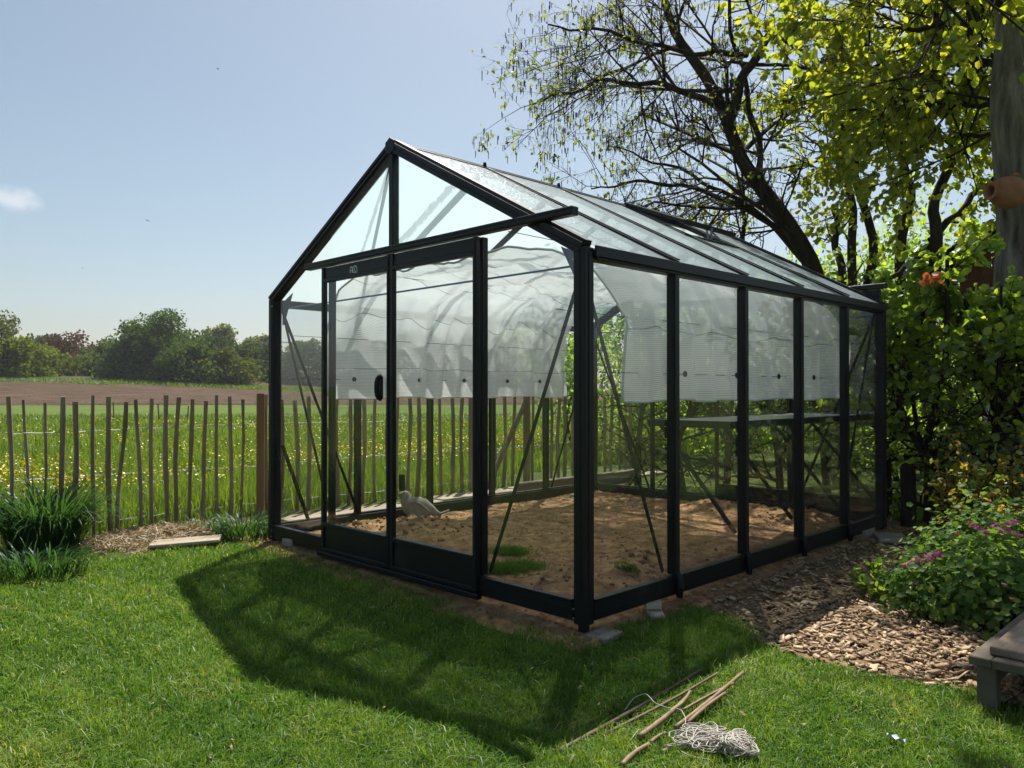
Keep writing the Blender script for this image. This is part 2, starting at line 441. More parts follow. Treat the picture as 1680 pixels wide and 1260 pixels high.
M['bamboo'] = surface('dry_bamboo', [(.14, .088, .048), (.21, .14, .080), (.28, .20, .125)], rough=.6, scale=14, detail=5, bump=.15, bscale=60, spec=.35)
M['bamboo_old'] = surface('weathered_bamboo', [(.11, .08, .05), (.19, .14, .09)], rough=.75, scale=14, detail=5, bump=.15, bscale=60, spec=.25)
M['twine'] = surface('pale_twine', [(.38, .35, .30), (.54, .50, .44)], rough=.9, scale=60)
M['white'] = surface('white_plastic', [(.62, .68, .76), (.72, .76, .82)], rough=.45, scale=20)
M['mast'] = surface('mast_steel', [(.10, .11, .12), (.17, .18, .19)], rough=.6)
M['cloth'] = surface('white_pole_paint', [(.55, .58, .62), (.7, .72, .75)], rough=.6)

M['lawn'] = leaf_mat('lawn_grass', [(.060, .142, .024), (.105, .208, .030), (.180, .272, .042), (.36, .37, .16)], trans=.42, gloss=.014, tgain=1.3, rough=.42)
M['meadow'] = leaf_mat('meadow_grass', [(.085, .145, .026), (.125, .200, .034), (.185, .255, .05)], trans=.50, gloss=.04, tgain=1.35)
M['strap'] = leaf_mat('strap_leaves', [(.018, .055, .018), (.038, .095, .027), (.07, .145, .04)], trans=.38, gloss=.018, tgain=1.5, rough=.4)
M['hay'] = leaf_mat('dry_hay', [(.16, .11, .06), (.30, .22, .12), (.44, .34, .20)], trans=.2, gloss=.03, tcol=(1, .9, .7), tgain=1.0)
M['yellow'] = leaf_mat('buttercup_petals', [(.62, .42, .012), (.78, .58, .02)], trans=.3, gloss=.06, tcol=(1, .9, .3), tgain=1.0)
M['puff'] = leaf_mat('dandelion_clocks', [(.5, .5, .46), (.7, .7, .66)], trans=.3, gloss=.0, tcol=(1, 1, 1), tgain=.9)
M['lime_leaf'] = leaf_mat('lime_leaves', [(.075, .125, .015), (.130, .190, .018), (.20, .24, .024), (.28, .285, .035)], trans=.60, gloss=.04, tgain=2.1)
M['alder_leaf'] = leaf_mat('alder_leaves', [(.08, .115, .016), (.14, .18, .024), (.21, .24, .036)], trans=.55, gloss=.05, tgain=1.9)
M['hedge_leaf'] = leaf_mat('hedge_leaves', [(.058, .110, .018), (.100, .170, .024), (.16, .23, .034), (.23, .28, .045)], trans=.64, gloss=.05, tgain=2.5)
M['bush_leaf'] = leaf_mat('bush_leaves', [(.060, .110, .018), (.105, .175, .025), (.185, .25, .035)], trans=.62, gloss=.04, tgain=2.5)
M['far_green'] = leaf_mat('far_green_leaves', [(0.0541, 0.0957, 0.0291), (0.0957, 0.1539, 0.0458), (0.1498, 0.2184, 0.0666)], trans=.3, gloss=.0, tgain=1.2)
M['far_olive'] = leaf_mat('far_olive_leaves', [(0.078, 0.0975, 0.0273), (0.1287, 0.156, 0.039), (0.195, 0.2184, 0.0585)], trans=.3, gloss=.0, tgain=1.2)
M['far_dark'] = leaf_mat('far_dark_leaves', [(0.0382, 0.0722, 0.034), (0.0722, 0.1169, 0.0553), (0.1063, 0.1594, 0.0765)], trans=.25, gloss=.0, tgain=1.1)
M['far_brown'] = leaf_mat('far_copper_leaves', [(0.0892, 0.0583, 0.0356), (0.1378, 0.0907, 0.0583), (0.1782, 0.1264, 0.081)], trans=.3, gloss=.0, tcol=(1.1, .9, .6), tgain=1.1)
M['far_pale'] = leaf_mat('far_pale_leaves', [(0.1092, 0.1435, 0.0546), (0.1638, 0.2028, 0.0811), (0.234, 0.2652, 0.117)], trans=.35, gloss=.0, tgain=1.2)
M['far_yellow'] = leaf_mat('far_fresh_leaves', [(0.1008, 0.1428, 0.0235), (0.1596, 0.21, 0.0336), (0.2184, 0.2604, 0.0504)], trans=.35, gloss=.0, tgain=1.3)
M['geranium'] = leaf_mat('geranium_leaves', [(.045, .100, .026), (.080, .155, .036), (.125, .21, .048), (.21, .27, .06)], trans=.48, gloss=.006, tgain=1.6)
M['pink'] = leaf_mat('pink_petals', [(.50, .07, .26), (.62, .14, .38), (.70, .22, .5)], trans=.35, gloss=.02, tcol=(1, .9, 1), tgain=1.0)
M['faded'] = leaf_mat('faded_flower_heads', [(.34, .13, .09), (.44, .20, .15), (.36, .20, .10)], trans=.3, gloss=.02, tcol=(1, .9, .8), tgain=1.0)
M['spirea'] = leaf_mat('orange_tipped_leaves', [(.12, .19, .035), (.26, .27, .05), (.45, .34, .06), (.55, .30, .06)], trans=.5, gloss=.04, tcol=(1.1, 1.0, .6), tgain=1.5)
M['dead_leaf'] = leaf_mat('dead_orange_leaves', [(.34, .09, .03), (.46, .15, .05)], trans=.35, gloss=.03, tcol=(1, .8, .5), tgain=1.1)
M['chip'] = leaf_mat('wood_chips', [(.13, .085, .050), (.27, .185, .11), (.40, .285, .175), (.54, .41, .27)], trans=0.0, gloss=.02)
M['clod'] = leaf_mat('soil_clods', [(.15, .082, .044), (.26, .15, .080), (.36, .22, .125)], trans=0.0, gloss=.01)
M['catkin'] = leaf_mat('catkins', [(.035, .025, .016), (.06, .042, .025)], trans=.1, gloss=.02)
M['bird'] = surface('bird_plumage', [(.02, .02, .022), (.04, .04, .045)], rough=.8)

# ------------------------------------------------------------------ ground, fields, beds
def w2g(x, y):
    x = np.asarray(x, float); y = np.asarray(y, float)
    return x * SY + y * CY + GC[0], -x * CY + y * SY + GC[1]

def g2w_np(gx, gy):
    a, b = np.asarray(gx, float) - GC[0], np.asarray(gy, float) - GC[1]
    return a * SY - b * CY, a * CY + b * SY

def in_poly(x, y, poly):
    x = np.asarray(x, float); y = np.asarray(y, float); c = np.zeros(x.shape, bool)
    n = len(poly)
    for i in range(n):
        x0, y0 = poly[i]; x1, y1 = poly[(i + 1) % n]
        if y0 == y1: continue
        c ^= ((y0 > y) != (y1 > y)) & (x < (x1 - x0) * (y - y0) / (y1 - y0) + x0)
    return c

FENCE_Y = 4.35                               # fence line in greenhouse coordinates

rad = np.concatenate([[0.0], np.geomspace(0.6, 880, 130)])
ang = np.linspace(0, 2 * math.pi, 181)
RR, AA = np.meshgrid(rad, ang, indexing='ij')
GX, GY = RR * np.sin(AA), RR * np.cos(AA)
grid_mesh('ground', GX, GY, ground_h(GX, GY), M['ground'])['kind'] = 'structure'

def field_sheet(name, mat, x0, x1, yfun0, yfun1, lift, nx=90, ny=60, rough=0.0):
    u = np.linspace(0, 1, nx); v = np.linspace(0, 1, ny)
    X = x0 + (x1 - x0) * u[None, :] + 0 * v[:, None]
    Y = yfun0(X) * (1 - v[:, None]) + yfun1(X) * v[:, None]
    Z = ground_h(X, Y) + lift + rough * rng.normal(size=X.shape)
    Z[0] -= lift + .12; Z[-1] -= lift + .12
    o = grid_mesh(name, X, Y, Z, mat); o['kind'] = 'structure'; return o

field_sheet('crop_strip', M['crop'], -75, 60, lambda X: 27 + .10 * X, lambda X: 62.5 + .06 * X, .06)
field_sheet('ploughed_field', M['plough'], -170, 120, lambda X: 60 + .06 * X, lambda X: 158 + .38 * np.minimum(X, -20) + 4 * np.sin(X / 30), .16, 220, 140, .05)

CHIP_POLY = [(gnd(px, py).x, gnd(px, py).y) for px, py in ((1118, 984), (1150, 1004), (1190, 1016), (1236, 1048), (1300, 1076), (1400, 1100), (1500, 1122), (1600, 1130))]
CHIP_POLY += [tuple(g2w(*q)[:2]) for q in ((-.30, -2.9), (2.0, -5.0), (4.55, -4.0), (4.55, .0), (4.3, .35), (3.85, .03), (.62, .03))]

def soil_h(gx, gy):
    wx, wy = g2w_np(gx, gy)
    ins = sstep(-.10, .22, gx) * sstep(4.02, 3.7, gx) * sstep(-.08, .2, gy) * sstep(3.25, 2.95, gy)
    h = ground_h(wx, wy) + .006 + .014 * sstep(-.3, -.05, gx)
    h = h + ins * (.045 + .012 * wob(gx, gy, 2.6, 5) + .005 * wob(gx, gy, 7, 2) + .003 * wob(gx, gy, 17, 9))
    for px, py, z, hh, r in MOUNDS:
        q = gnd(px, py, z); mx, my = w2g(q.x, q.y)
        d2 = ((gx - mx) ** 2 + (gy - my) ** 2) / r ** 2
        h = h + ins * hh * .75 * np.exp(-d2) * (1 + .35 * wob(gx, gy, 11, 4))
    return h
MOUNDS = [(690, 858, .05, .10, .26), (1010, 952, .0, .11, .24), (1035, 925, .0, .06, .2), (1168, 838, .0, .10, .22), (1250, 838, .0, .09, .3), (1335, 850, .0, .08, .25),
          (900, 955, .0, .03, .2), (600, 872, .0, .05, .25), (1000, 800, .0, .06, .35), (735, 880, .0, .04, .3)]
gx = np.linspace(-.32, 4.3, 190); gy = np.linspace(-.22, 3.75, 170)
SX, SYY = np.meshgrid(gx, gy)
SZ = soil_h(SX, SYY) + .002 * rng.normal(size=SX.shape)
edge = (SX < -.2) | (SYY < -.12) | (SX > 4.2) | (SYY > 3.65)
SZ = np.where(edge, SZ - .03, SZ)
wxs, wys = g2w_np(SX, SYY)
grid_mesh('soil_floor', wxs, wys, SZ, M['soil'])['kind'] = 'structure'

# wood chip bed
bx = np.arange(.2, 7.6, .05); by = np.arange(2.6, 9.4, .05)
BX, BY = np.meshgrid(bx, by)
BX = BX + rng.uniform(-.018, .018, BX.shape); BY = BY + rng.uniform(-.018, .018, BY.shape)
BZ = ground_h(BX, BY) + .012 + .008 * wob(BX, BY, 5, 1) + .003 * rng.normal(size=BX.shape)
ii = np.arange(BX.size).reshape(BX.shape)
ok = in_poly((BX[:-1, :-1] + BX[1:, 1:]) / 2, (BY[:-1, :-1] + BY[1:, 1:]) / 2, CHIP_POLY)
BF = np.stack([ii[:-1, :-1][ok], ii[:-1, 1:][ok], ii[1:, 1:][ok], ii[1:, :-1][ok]], 1)
used = np.unique(BF); remap = np.zeros(BX.size, int); remap[used] = np.arange(len(used))
np_mesh('wood_chip_bed', np.stack([BX.ravel(), BY.ravel(), BZ.ravel()], 1)[used], remap[BF], M['chipbed'], smooth=True)['kind'] = 'structure'

def rot_mats(n, tilt, rng=rng):
    """random rotation matrices: yaw any, tilt (radians, gaussian)"""
    a = rng.uniform(0, 2 * np.pi, n); b = rng.normal(0, tilt, n); c = rng.normal(0, tilt, n)
    Z = np.zeros((n, 3, 3)); ca, sa = np.cos(a), np.sin(a)
    Z[:, 0, 0] = ca; Z[:, 0, 1] = -sa; Z[:, 1, 0] = sa; Z[:, 1, 1] = ca; Z[:, 2, 2] = 1
    X = np.zeros((n, 3, 3)); cb, sb = np.cos(b), np.sin(b); X[:, 0, 0] = 1; X[:, 1, 1] = cb; X[:, 1, 2] = -sb; X[:, 2, 1] = sb; X[:, 2, 2] = cb
    Y = np.zeros((n, 3, 3)); cc, sc_ = np.cos(c), np.sin(c); Y[:, 1, 1] = 1; Y[:, 0, 0] = cc; Y[:, 0, 2] = sc_; Y[:, 2, 0] = -sc_; Y[:, 2, 2] = cc
    return Z @ X @ Y

def bits(name, P, size, mat, tilt, parent=None, rng=rng):
    """many small angular chips/clods: P (n,3), size (n,3)"""
    n = len(P)
    base = np.array([(-1, -.8, -1), (1, -1, -1), (.8, 1, -1), (-1, .9, -1), (-.8, -.7, 1), (.9, -.8, 1), (.6, .8, 1), (-.9, .7, 1)], float) * .5
    V = base[None] * (1 + rng.uniform(-.25, .25, (n, 8, 3))) * size[:, None, :]
    V = np.einsum('nij,nkj->nki', rot_mats(n, tilt, rng), V) + P[:, None, :]
    f = np.array([(0, 3, 2, 1), (4, 5, 6, 7), (0, 1, 5, 4), (1, 2, 6, 5), (2, 3, 7, 6), (3, 0, 4, 7)])
    F = (f[None] + (np.arange(n) * 8)[:, None, None]).reshape(-1, 4)
    t = np.repeat(np.clip(rng.beta(2, 2.2, n), 0, 1), 6)
    return np_mesh(name, V.reshape(-1, 3), F, mat, parent, t)

cand = np.stack([rng.uniform(.2, 7.4, 76000), rng.uniform(2.6, 9.3, 76000)], 1)
dcam = np.hypot(cand[:, 0], cand[:, 1])
cg = w2g(cand[:, 0], cand[:, 1])
keep = in_poly(cand[:, 0] + .05 * wob(cand[:, 0], cand[:, 1], 6, 2), cand[:, 1] + .05 * wob(cand[:, 0], cand[:, 1], 6, 7), CHIP_POLY)
keep &= rng.uniform(size=len(cand)) < np.clip(3.6 / dcam, 0, 1) ** 1.6
keep &= ~((cg[1] > -.35) & (rng.uniform(size=len(cand)) < .40))         # bare earth close to the wall
cand = cand[keep]; n = len(cand)
P = np.stack([cand[:, 0], cand[:, 1], ground_h(cand[:, 0], cand[:, 1]) + .016 + rng.uniform(0, .016, n)], 1)
ln = rng.gamma(2.6, .0088, n) + .007
bits('wood_chips', P, np.stack([ln, ln * rng.uniform(.3, .6, n), rng.uniform(.004, .010, n)], 1), M['chip'], .32)
tag(bpy.data.objects['wood_chips'], 'pale wood chips strewn over the path right of the greenhouse', 'wood chips', kind='stuff')
cl = 3600
gxx, gyy = rng.uniform(-.1, 3.95, cl), rng.uniform(-.12, 3.2, cl)
wx_, wy_ = g2w_np(gxx, gyy)
sz = rng.gamma(1.2, .0038, cl) + .002
near_m = np.zeros(cl)
for px, py, z, hh, r in MOUNDS:
    q = gnd(px, py, z); mx, my = w2g(q.x, q.y); near_m += np.exp(-((gxx - mx) ** 2 + (gyy - my) ** 2) / r ** 2)
sz = sz * (.75 + 1.4 * np.clip(near_m, 0, 1))
bits('soil_clods', np.stack([wx_, wy_, soil_h(gxx, gyy) + sz * .2], 1), np.stack([sz * 1.2, sz, sz * .8], 1), M['clod'], .8)
tag(bpy.data.objects['soil_clods'], 'crumbly brown clods on the earth floor inside the greenhouse', 'soil', kind='stuff')

ns = 2600
gxx, gyy = rng.uniform(-.05, 3.9, ns), rng.uniform(-.05, 3.1, ns); wx_, wy_ = g2w_np(gxx, gyy)
bits('straw_bits', np.stack([wx_, wy_, soil_h(gxx, gyy) + .004], 1), np.stack([rng.gamma(2, .014, ns) + .01, rng.uniform(.002, .005, ns), rng.uniform(.0015, .003, ns)], 1), M['hay'], .25)
tag(bpy.data.objects['straw_bits'], 'thin bits of straw and root strewn over the greenhouse floor', 'straw', kind='stuff')
# ------------------------------------------------------------------ grass
def blades(name, P, H, Wd, lean, mat, tint, parent=None, rng=rng, curl=.35):
    n = len(P)
    a = rng.uniform(0, 2 * np.pi, n); la = rng.uniform(0, 2 * np.pi, n); lm = lean * np.abs(rng.normal(0, 1, n)) * H
    wv = np.stack([np.cos(a), np.sin(a), np.zeros(n)], 1) * Wd[:, None] * .5
    lv = np.stack([np.cos(la), np.sin(la), np.zeros(n)], 1) * lm[:, None]
    up = np.zeros((n, 3)); up[:, 2] = H
    mid = P + up * .58 + lv * curl; tip = P + up * np.clip(1 - .25 * (lm / H)[:, None] ** 1.5, .25, 1) + lv
    V = np.stack([P - wv, P + wv, mid - wv * .8, mid + wv * .8, tip], 1).reshape(-1, 3)
    f = np.array([(0, 1, 2), (1, 3, 2), (2, 3, 4)])
    F = (f[None] + (np.arange(n) * 5)[:, None, None]).reshape(-1, 3)
    return np_mesh(name, V, F, mat, parent, np.repeat(tint, 3))

BARE = [gnd(930, 1175), gnd(985, 1190)]
def lawn_points(n, r0, r1, a0, a1):
    r = np.exp(rng.uniform(math.log(r0), math.log(r1), n)); a = rng.uniform(a0, a1, n)
    x, y = r * np.sin(a), r * np.cos(a)
    gx, gy = w2g(x, y)
    e = .05 * wob(x, y, 5, 1) + .03 * wob(x, y, 13, 4)
    k = ~in_poly(x + e, y - e * .5, CHIP_POLY)
    k &= ~((gx > -.06 + e * .9) & (gx < 4.6) & (gy > -.05 + e) & (gy < FENCE_Y - .05))
    k &= (gy < FENCE_Y - .12)
    # bare strips by the front rail and near the corner post
    k &= ~((gx > -.22 + e) & (gx < 0) & (gy > .25) & (gy < .85) & (rng.uniform(size=n) < .9))
    k &= ~((gx > -.14 + e) & (gx < .1) & (gy > -.2) & (gy < .3) & (rng.uniform(size=n) < .75))
    k &= ~((gx > -1.1) & (gx < .5) & (gy > 3.32) & (rng.uniform(size=n) < .93))          # hay under the fence
    for b in BARE: k &= ~((((x - b.x) / .20) ** 2 + ((y - b.y) / .12) ** 2 < 1 + 8 * e) & (rng.uniform(size=n) < .62))
    return x[k], y[k]
x, y = lawn_points(395000, 2.05, 8.5, -.80, .80)
r = np.hypot(x, y); n = len(x)
patch = wob(x, y, 1.9, 2) * .5 + wob(x, y, 4.7, 8) * .35
H = (.032 + .022 * rng.beta(2, 2, n) + .012 * patch + .011 * wob(x, y, 8.5, 6)) * np.where(rng.uniform(size=n) < .06, 1.5, 1)
gxl, gyl = w2g(x, y)
H *= 1 + .9 * np.exp(-((gyl + .35) / .25) ** 2) * (gxl > .1) * (gxl < .8)              # unmown tuft beside the side wall
Wd = (.0029 + .0018 * rng.uniform(size=n)) * (r / 2.6) ** .6
tint = np.clip(.36 + .20 * rng.normal(size=n) + .34 * patch + .18 * wob(x, y, 9, 3), 0, .86)
dry = (.6 * wob(x, y, .9, 11) + .7 * wob(x, y, 3.1, 5) + .5 * wob(x, y, 7.3, 2)) > .55
tint = np.where(dry & (rng.uniform(size=n) < .28), rng.uniform(.75, 1, n), tint)
tint = np.where(rng.uniform(size=n) < .022, 1.0, tint)
o = blades('lawn_grass', np.stack([x, y, ground_h(x, y) - .004], 1), H, Wd, 1.15, M['lawn'], tint)
tag(o, 'short mown green lawn in front of the greenhouse', 'grass', kind='stuff')

# small brown leaves and bits fallen on the lawn
n = 260
r = np.exp(rng.uniform(math.log(2.1), math.log(6.5), n)); a = rng.uniform(-.75, .75, n)
x, y = r * np.sin(a), r * np.cos(a); gxl, gyl = w2g(x, y); k = ~((gxl > -.1) & (gyl > -.1)) & (gyl < FENCE_Y - .2); x, y = x[k], y[k]; n = len(x)
o = bits('fallen_leaf_bits', np.stack([x, y, ground_h(x, y) + rng.uniform(.02, .04, n)], 1), np.stack([rng.uniform(.010, .028, n), rng.uniform(.005, .012, n), np.full(n, .0012)], 1), M['hay'], .6)
tag(o, 'small dry leaf bits scattered over the lawn', 'leaf litter', kind='stuff')

# weeds left inside the greenhouse
q = [(838, 915, .13), (850, 938, .16), (815, 940, .12), (1027, 958, .06), (1110, 760, .1)]
xs, ys = [], []
for px, py, s in q:
    p = gnd(px, py, -.01); m = int(9000 * s)
    xs.append(p.x + rng.normal(0, s * .45, m)); ys.append(p.y + rng.normal(0, s * .3, m))
xs, ys = np.concatenate(xs), np.concatenate(ys); ggx, ggy = w2g(xs, ys)
o = blades('grass_tuft', np.stack([xs, ys, soil_h(ggx, ggy)], 1), rng.uniform(.03, .065, len(xs)), rng.uniform(.003, .005, len(xs)), .8, M['lawn'], rng.uniform(.1, .6, len(xs)))
tag(o, 'green grass left growing on the earth inside the greenhouse', 'grass', kind='stuff')

# meadow beyond the fence
n = 155000
r = np.exp(rng.uniform(math.log(5.6), math.log(32), n)); a = rng.uniform(-.75, .42, n)
x, y = r * np.sin(a), r * np.cos(a); gxm, gym = w2g(x, y)
k = (gym > FENCE_Y + .02) & ~((gxm > 4.0) & (gym < FENCE_Y + .8)) & (y < 28)
x, y, r = x[k], y[k], r[k]; n = len(x)
H = rng.uniform(.16, .34, n) * (1 + .25 * wob(x, y, .8, 3)) * (1 - .3 * sstep(12, 26, r))
o = blades('meadow_grass', np.stack([x, y, ground_h(x, y)], 1), H, (.0062 + .004 * rng.uniform(size=n)) * (r / 7) ** .8, .38, M['meadow'],
           np.clip(.45 + .25 * rng.normal(size=n) + .25 * wob(x, y, .7, 6), 0, 1))
tag(o, 'tall green meadow grass behind the picket fence', 'grass', kind='stuff')

def flowers(name, P, size, mat, rng=rng, petals=5):
    n = len(P)
    ang = np.linspace(0, 2 * np.pi, petals, endpoint=False)
    ring = np.stack([np.cos(ang), np.sin(ang), np.full(petals, .35)], 1)
    base = np.vstack([[(0, 0, 0)], ring])
    R = rot_mats(n, .5, rng)
    V = np.einsum('nij,kj->nki', R, base) * size[:, None, None] + P[:, None, :]
    f = np.array([(0, 1 + i, 1 + (i + 1) % petals) for i in range(petals)])
    F = (f[None] + (np.arange(n) * (petals + 1))[:, None, None]).reshape(-1, 3)
    return np_mesh(name, V.reshape(-1, 3), F, mat, None, np.repeat(rng.uniform(size=n), petals))
n = 60000
r = np.exp(rng.uniform(math.log(6.2), math.log(26), n)); a = rng.uniform(-.72, .40, n)
x, y = r * np.sin(a), r * np.cos(a); gxm, gym = w2g(x, y)
dn = wob(x, y, .55, 9) + .6 * wob(x, y, 1.7, 4) + .9 * np.exp(-((gym - 6.9) / 1.5) ** 2) + .5 * sstep(2, 6, gxm)
k = (gym > FENCE_Y + .5) & (rng.uniform(size=n) < np.clip(dn * .5 - .12, .012, .7) * 1.0)
x, y, r = x[k], y[k], r[k]; n = len(x)
o = flowers('buttercups', np.stack([x, y, ground_h(x, y) + rng.uniform(.26, .42, n)], 1), rng.uniform(.008, .0135, n) * (r / 8) ** .35, M['yellow'])
tag(o, 'yellow buttercups dotted through the meadow grass', 'flowers', kind='stuff')
n = 500
r = np.exp(rng.uniform(math.log(6.2), math.log(22), n)); a = rng.uniform(-.7, .1, n)
x, y = r * np.sin(a), r * np.cos(a); gxm, gym = w2g(x, y); k = gym > FENCE_Y + .5; x, y = x[k], y[k]; n = len(x)
o = flowers('dandelion_clocks', np.stack([x, y, ground_h(x, y) + rng.uniform(.25, .38, n)], 1), rng.uniform(.010, .016, n), M['puff'], petals=7)
tag(o, 'white dandelion seed heads among the meadow grass', 'flowers', kind='stuff')

# ------------------------------------------------------------------ greenhouse
GH = empty('greenhouse', g2w(0, 0, 0), GROT, 'black framed glass greenhouse with pitched roof on the lawn', 'greenhouse')
SL = (HR - HE) / (GW / 2)                     # roof slope
NR = Vector((0, -SL, 1)).normalized(); NLf = Vector((0, SL, 1)).normalized()
BAY = GL / 5
def roof_z(y): return HE + SL * min(y, GW - y)
fm = M['frame']
def gpart(name, fn, mat=None, parent=GH, smooth=False):
    m = MB(); fn(m); return m.build(name, mat or fm, parent, smooth)

# base rails with a top lip, outer face flush with the posts
gpart('base_rail', lambda m: (m.bbox(-.018, .034, .06, GW - .06, .0, .092, .004), m.box(-.026, .010, .06, GW - .06, .0925, .104), m.box(-.0215, -.0175, .06, GW - .06, .040, .046)))
gpart('base_rail', lambda m: (m.bbox(GL - .034, GL + .018, .06, GW - .06, .0, .092, .004), m.box(GL - .01, GL + .026, .06, GW - .06, .0925, .104)))
gpart('base_rail', lambda m: (m.bbox(.06, GL - .06, -.018, .034, .0, .092, .004), m.box(.06, GL - .06, -.026, .010, .0925, .104), m.box(.06, GL - .06, -.0215, -.0175, .030, .036)))
gpart('base_rail', lambda m: (m.bbox(.06, GL - .06, GW - .034, GW + .018, .0, .092, .004), m.box(.06, GL - .06, GW - .01, GW + .026, .0925, .104)))
def corner(cx, cy_):
    sx = 1 if cx < 1 else -1; sy = 1 if cy_ < 1 else -1
    def f(m):
        x0, x1 = sorted((cx - .022 * sx, cx + .052 * sx)); y0, y1 = sorted((cy_ - .022 * sy, cy_ + .052 * sy))
        m.bbox(x0, x1, y0, y1, -.012, HE - .005, .006)
        xa, xb = sorted((cx - .027 * sx, cx + .010 * sx)); ya, yb = sorted((cy_ + .006 * sy, cy_ + .036 * sy))
        m.bbox(xa, xb, ya, yb, .11, HE - .03, .003)
        xa, xb = sorted((cx + .006 * sx, cx + .036 * sx)); ya, yb = sorted((cy_ - .027 * sy, cy_ + .010 * sy))
        m.bbox(xa, xb, ya, yb, .11, HE - .03, .003)
        m.bbox(*sorted((cx - .002 * sx, cx + .040 * sx)), *sorted((cy_ - .002 * sy, cy_ + .040 * sy)), -.16, -.013, .004)   # foot
    o = gpart('corner_post', f)
    for zz in (.018, .062, 1.745):
        gpart('bolt', lambda m: m.disc((cx - .0275 * sx, cy_ + .045 * sy, zz), (1, 0, 0), .0045, .006, 8), M['steel'], o)
    return o
for c in ((0, 0), (0, GW), (GL, 0), (GL, GW)): corner(*c)

# side glazing bars, with the curved clip at the foot
for yw, s in ((0, 1), (GW, -1)):
    for i in range(1, 5):
        x = BAY * i
        def f(m):
            ya, yb = sorted((yw - .018 * s, yw + .036 * s)); m.bbox(x - .016, x + .016, ya, yb, .105, HE - .066, .003)
            ya, yb = sorted((yw - .026 * s, yw - .019 * s)); m.bbox(x - .020, x + .020, ya, yb, .02, HE - .05, .002)
            pts = [(x, yw - .026 * s, .12), (x, yw - .036 * s, .085), (x, yw - .040 * s, .04), (x, yw - .034 * s, -.012)]
            m.tube(pts, [.014, .020, .022, .018], 8)
        gpart('glazing_bar', f)
# eaves gutters
for yw, s in ((0, 1), (GW, -1)):
    def f(m):
        ya, yb = sorted((yw - .030 * s, yw + .040 * s)); m.bbox(.062, GL - .062, ya, yb, HE - .064, HE - .008, .004)
        ya, yb = sorted((yw - .044 * s, yw - .031 * s)); m.bbox(.040, GL - .040, ya, yb, HE - .050, HE + .004, .003)
    gpart('gutter', f)
# gable rafters (front and rear) with raised cover strip
for xg, s in ((0, 1), (GL, -1)):
    for side in (0, 1):
        def f(m):
            y0, y1 = (.0, GW / 2 - .004) if side == 0 else (GW, GW / 2 + .004)
            up = NR if side == 0 else NLf
            a = Vector((xg + .012 * s, y0, HE - .012)); b = Vector((xg + .012 * s, y1, HR - .012))
            m.bar(a, b, .066, .070, up, .005)
            a2 = a + Vector((-.036 * s, 0, 0)); b2 = b + Vector((-.036 * s, 0, 0))
            m.bar(a2 + up * .016, b2 + up * .016, .010, .020, up)
            m.bar(a2 - up * .016, b2 - up * .016, .008, .012, up)
            m.bar(a + up * .038, b + up * .038, .050, .010, up)
        gpart('rafter', f)
gpart('ridge_bar', lambda m: (m.bar((-.015, GW / 2, HR - .016), (GL + .015, GW / 2, HR - .016), .062, .056, b=.008), m.bar((-.018, GW / 2, HR + .016), (GL + .018, GW / 2, HR + .016), .030, .014, b=.004)))
gpart('ridge_cap', lambda m: m.tube([(-.030, GW / 2, HR - .012), (-.0245, GW / 2, HR - .012)], .052, 6))
for i in (1, 2):
    gpart('bolt', lambda m: m.tube([(BAY * i, GW / 2 - .01, HR + .02), (BAY * i, GW / 2 - .01, HR + .044)], [.014, .010], 8), fm)
# roof bars
for side in (0, 1):
    for i in range(1, 5):
        x = BAY * i; up = NR if side == 0 else NLf
        def f(m):
            y0, y1 = (-.03, GW / 2 - .03) if side == 0 else (GW + .03, GW / 2 + .03)
            a, b = Vector((x, y0, roof_z(max(y0, 0) if side == 0 else min(y0, GW)) + .006)), Vector((x, y1, roof_z(y1) + .006))
            m.bar(a - up * .012, b - up * .012, .030, .036, up, .003)
            m.bar(a + up * .013, b + up * .013, .022, .008, up, .002)
        gpart('roof_bar', f)
# roof panes
def pane(name, p0, p1, w, up, parent=GH, mat=None, th=.004):
    return gpart(name, lambda m: m.bar(p0, p1, w, th, up), mat or M['glass'], parent)
VENT_I, VY = 3, .90
for side in (0, 1):
    up = NR if side == 0 else NLf
    for i in range(5):
        x = BAY * (i + .5); w = BAY - .040
        if i in (0, 4): x += .012 if i == 0 else -.012; w = BAY - .060
        y0, y1 = -.036, GW / 2 - .034
        if side == 0 and i == VENT_I: y1 = VY - .01
        z0, z1 = HE + SL * y0 + .012, HE + SL * y1 + .012
        if side == 1: y0, y1 = GW - y0, GW - y1
        patterned(pane('roof_pane', (x, y0, z0), (x, y1, z1), w, up, mat=M['roof_glass']), 1)
# opened roof vent
def vent_frame(m, x0, x1):
    h = Vector((0, GW / 2 - .05, HR - .012 + .022)); e = Vector((0, VY, roof_z(VY) + .115))
    d = (e - h).normalized(); upv = Vector((0, -d.z, d.y)); upv = upv if upv.z > 0 else -upv
    for x in (x0 + .016, x1 - .016): m.bar(h + Vector((x, 0, 0)), e + Vector((x, 0, 0)), .030, .030, upv, .003)
    m.bar(h + Vector((x0, 0, 0)) + d * .016, h + Vector((x1, 0, 0)) + d * .016, .030, .034, upv, .003)
    m.bar(e + Vector((x0, 0, 0)) - d * .014, e + Vector((x1, 0, 0)) - d * .014, .034, .040, upv, .003)
    return h, e, upv
mv = MB(); vx0, vx1 = BAY * VENT_I + .004, BAY * (VENT_I + 1) - .004
vh, ve, vup = vent_frame(mv, vx0, vx1)
VENT = mv.build('roof_vent', fm, GH)
xm = (vx0 + vx1) / 2
patterned(pane('vent_pane', vh + Vector((xm, 0, 0)) + (ve - vh) * .05, ve + Vector((xm, 0, 0)) - (ve - vh) * .04, vx1 - vx0 - .05, vup, VENT, M['roof_glass']), 1)
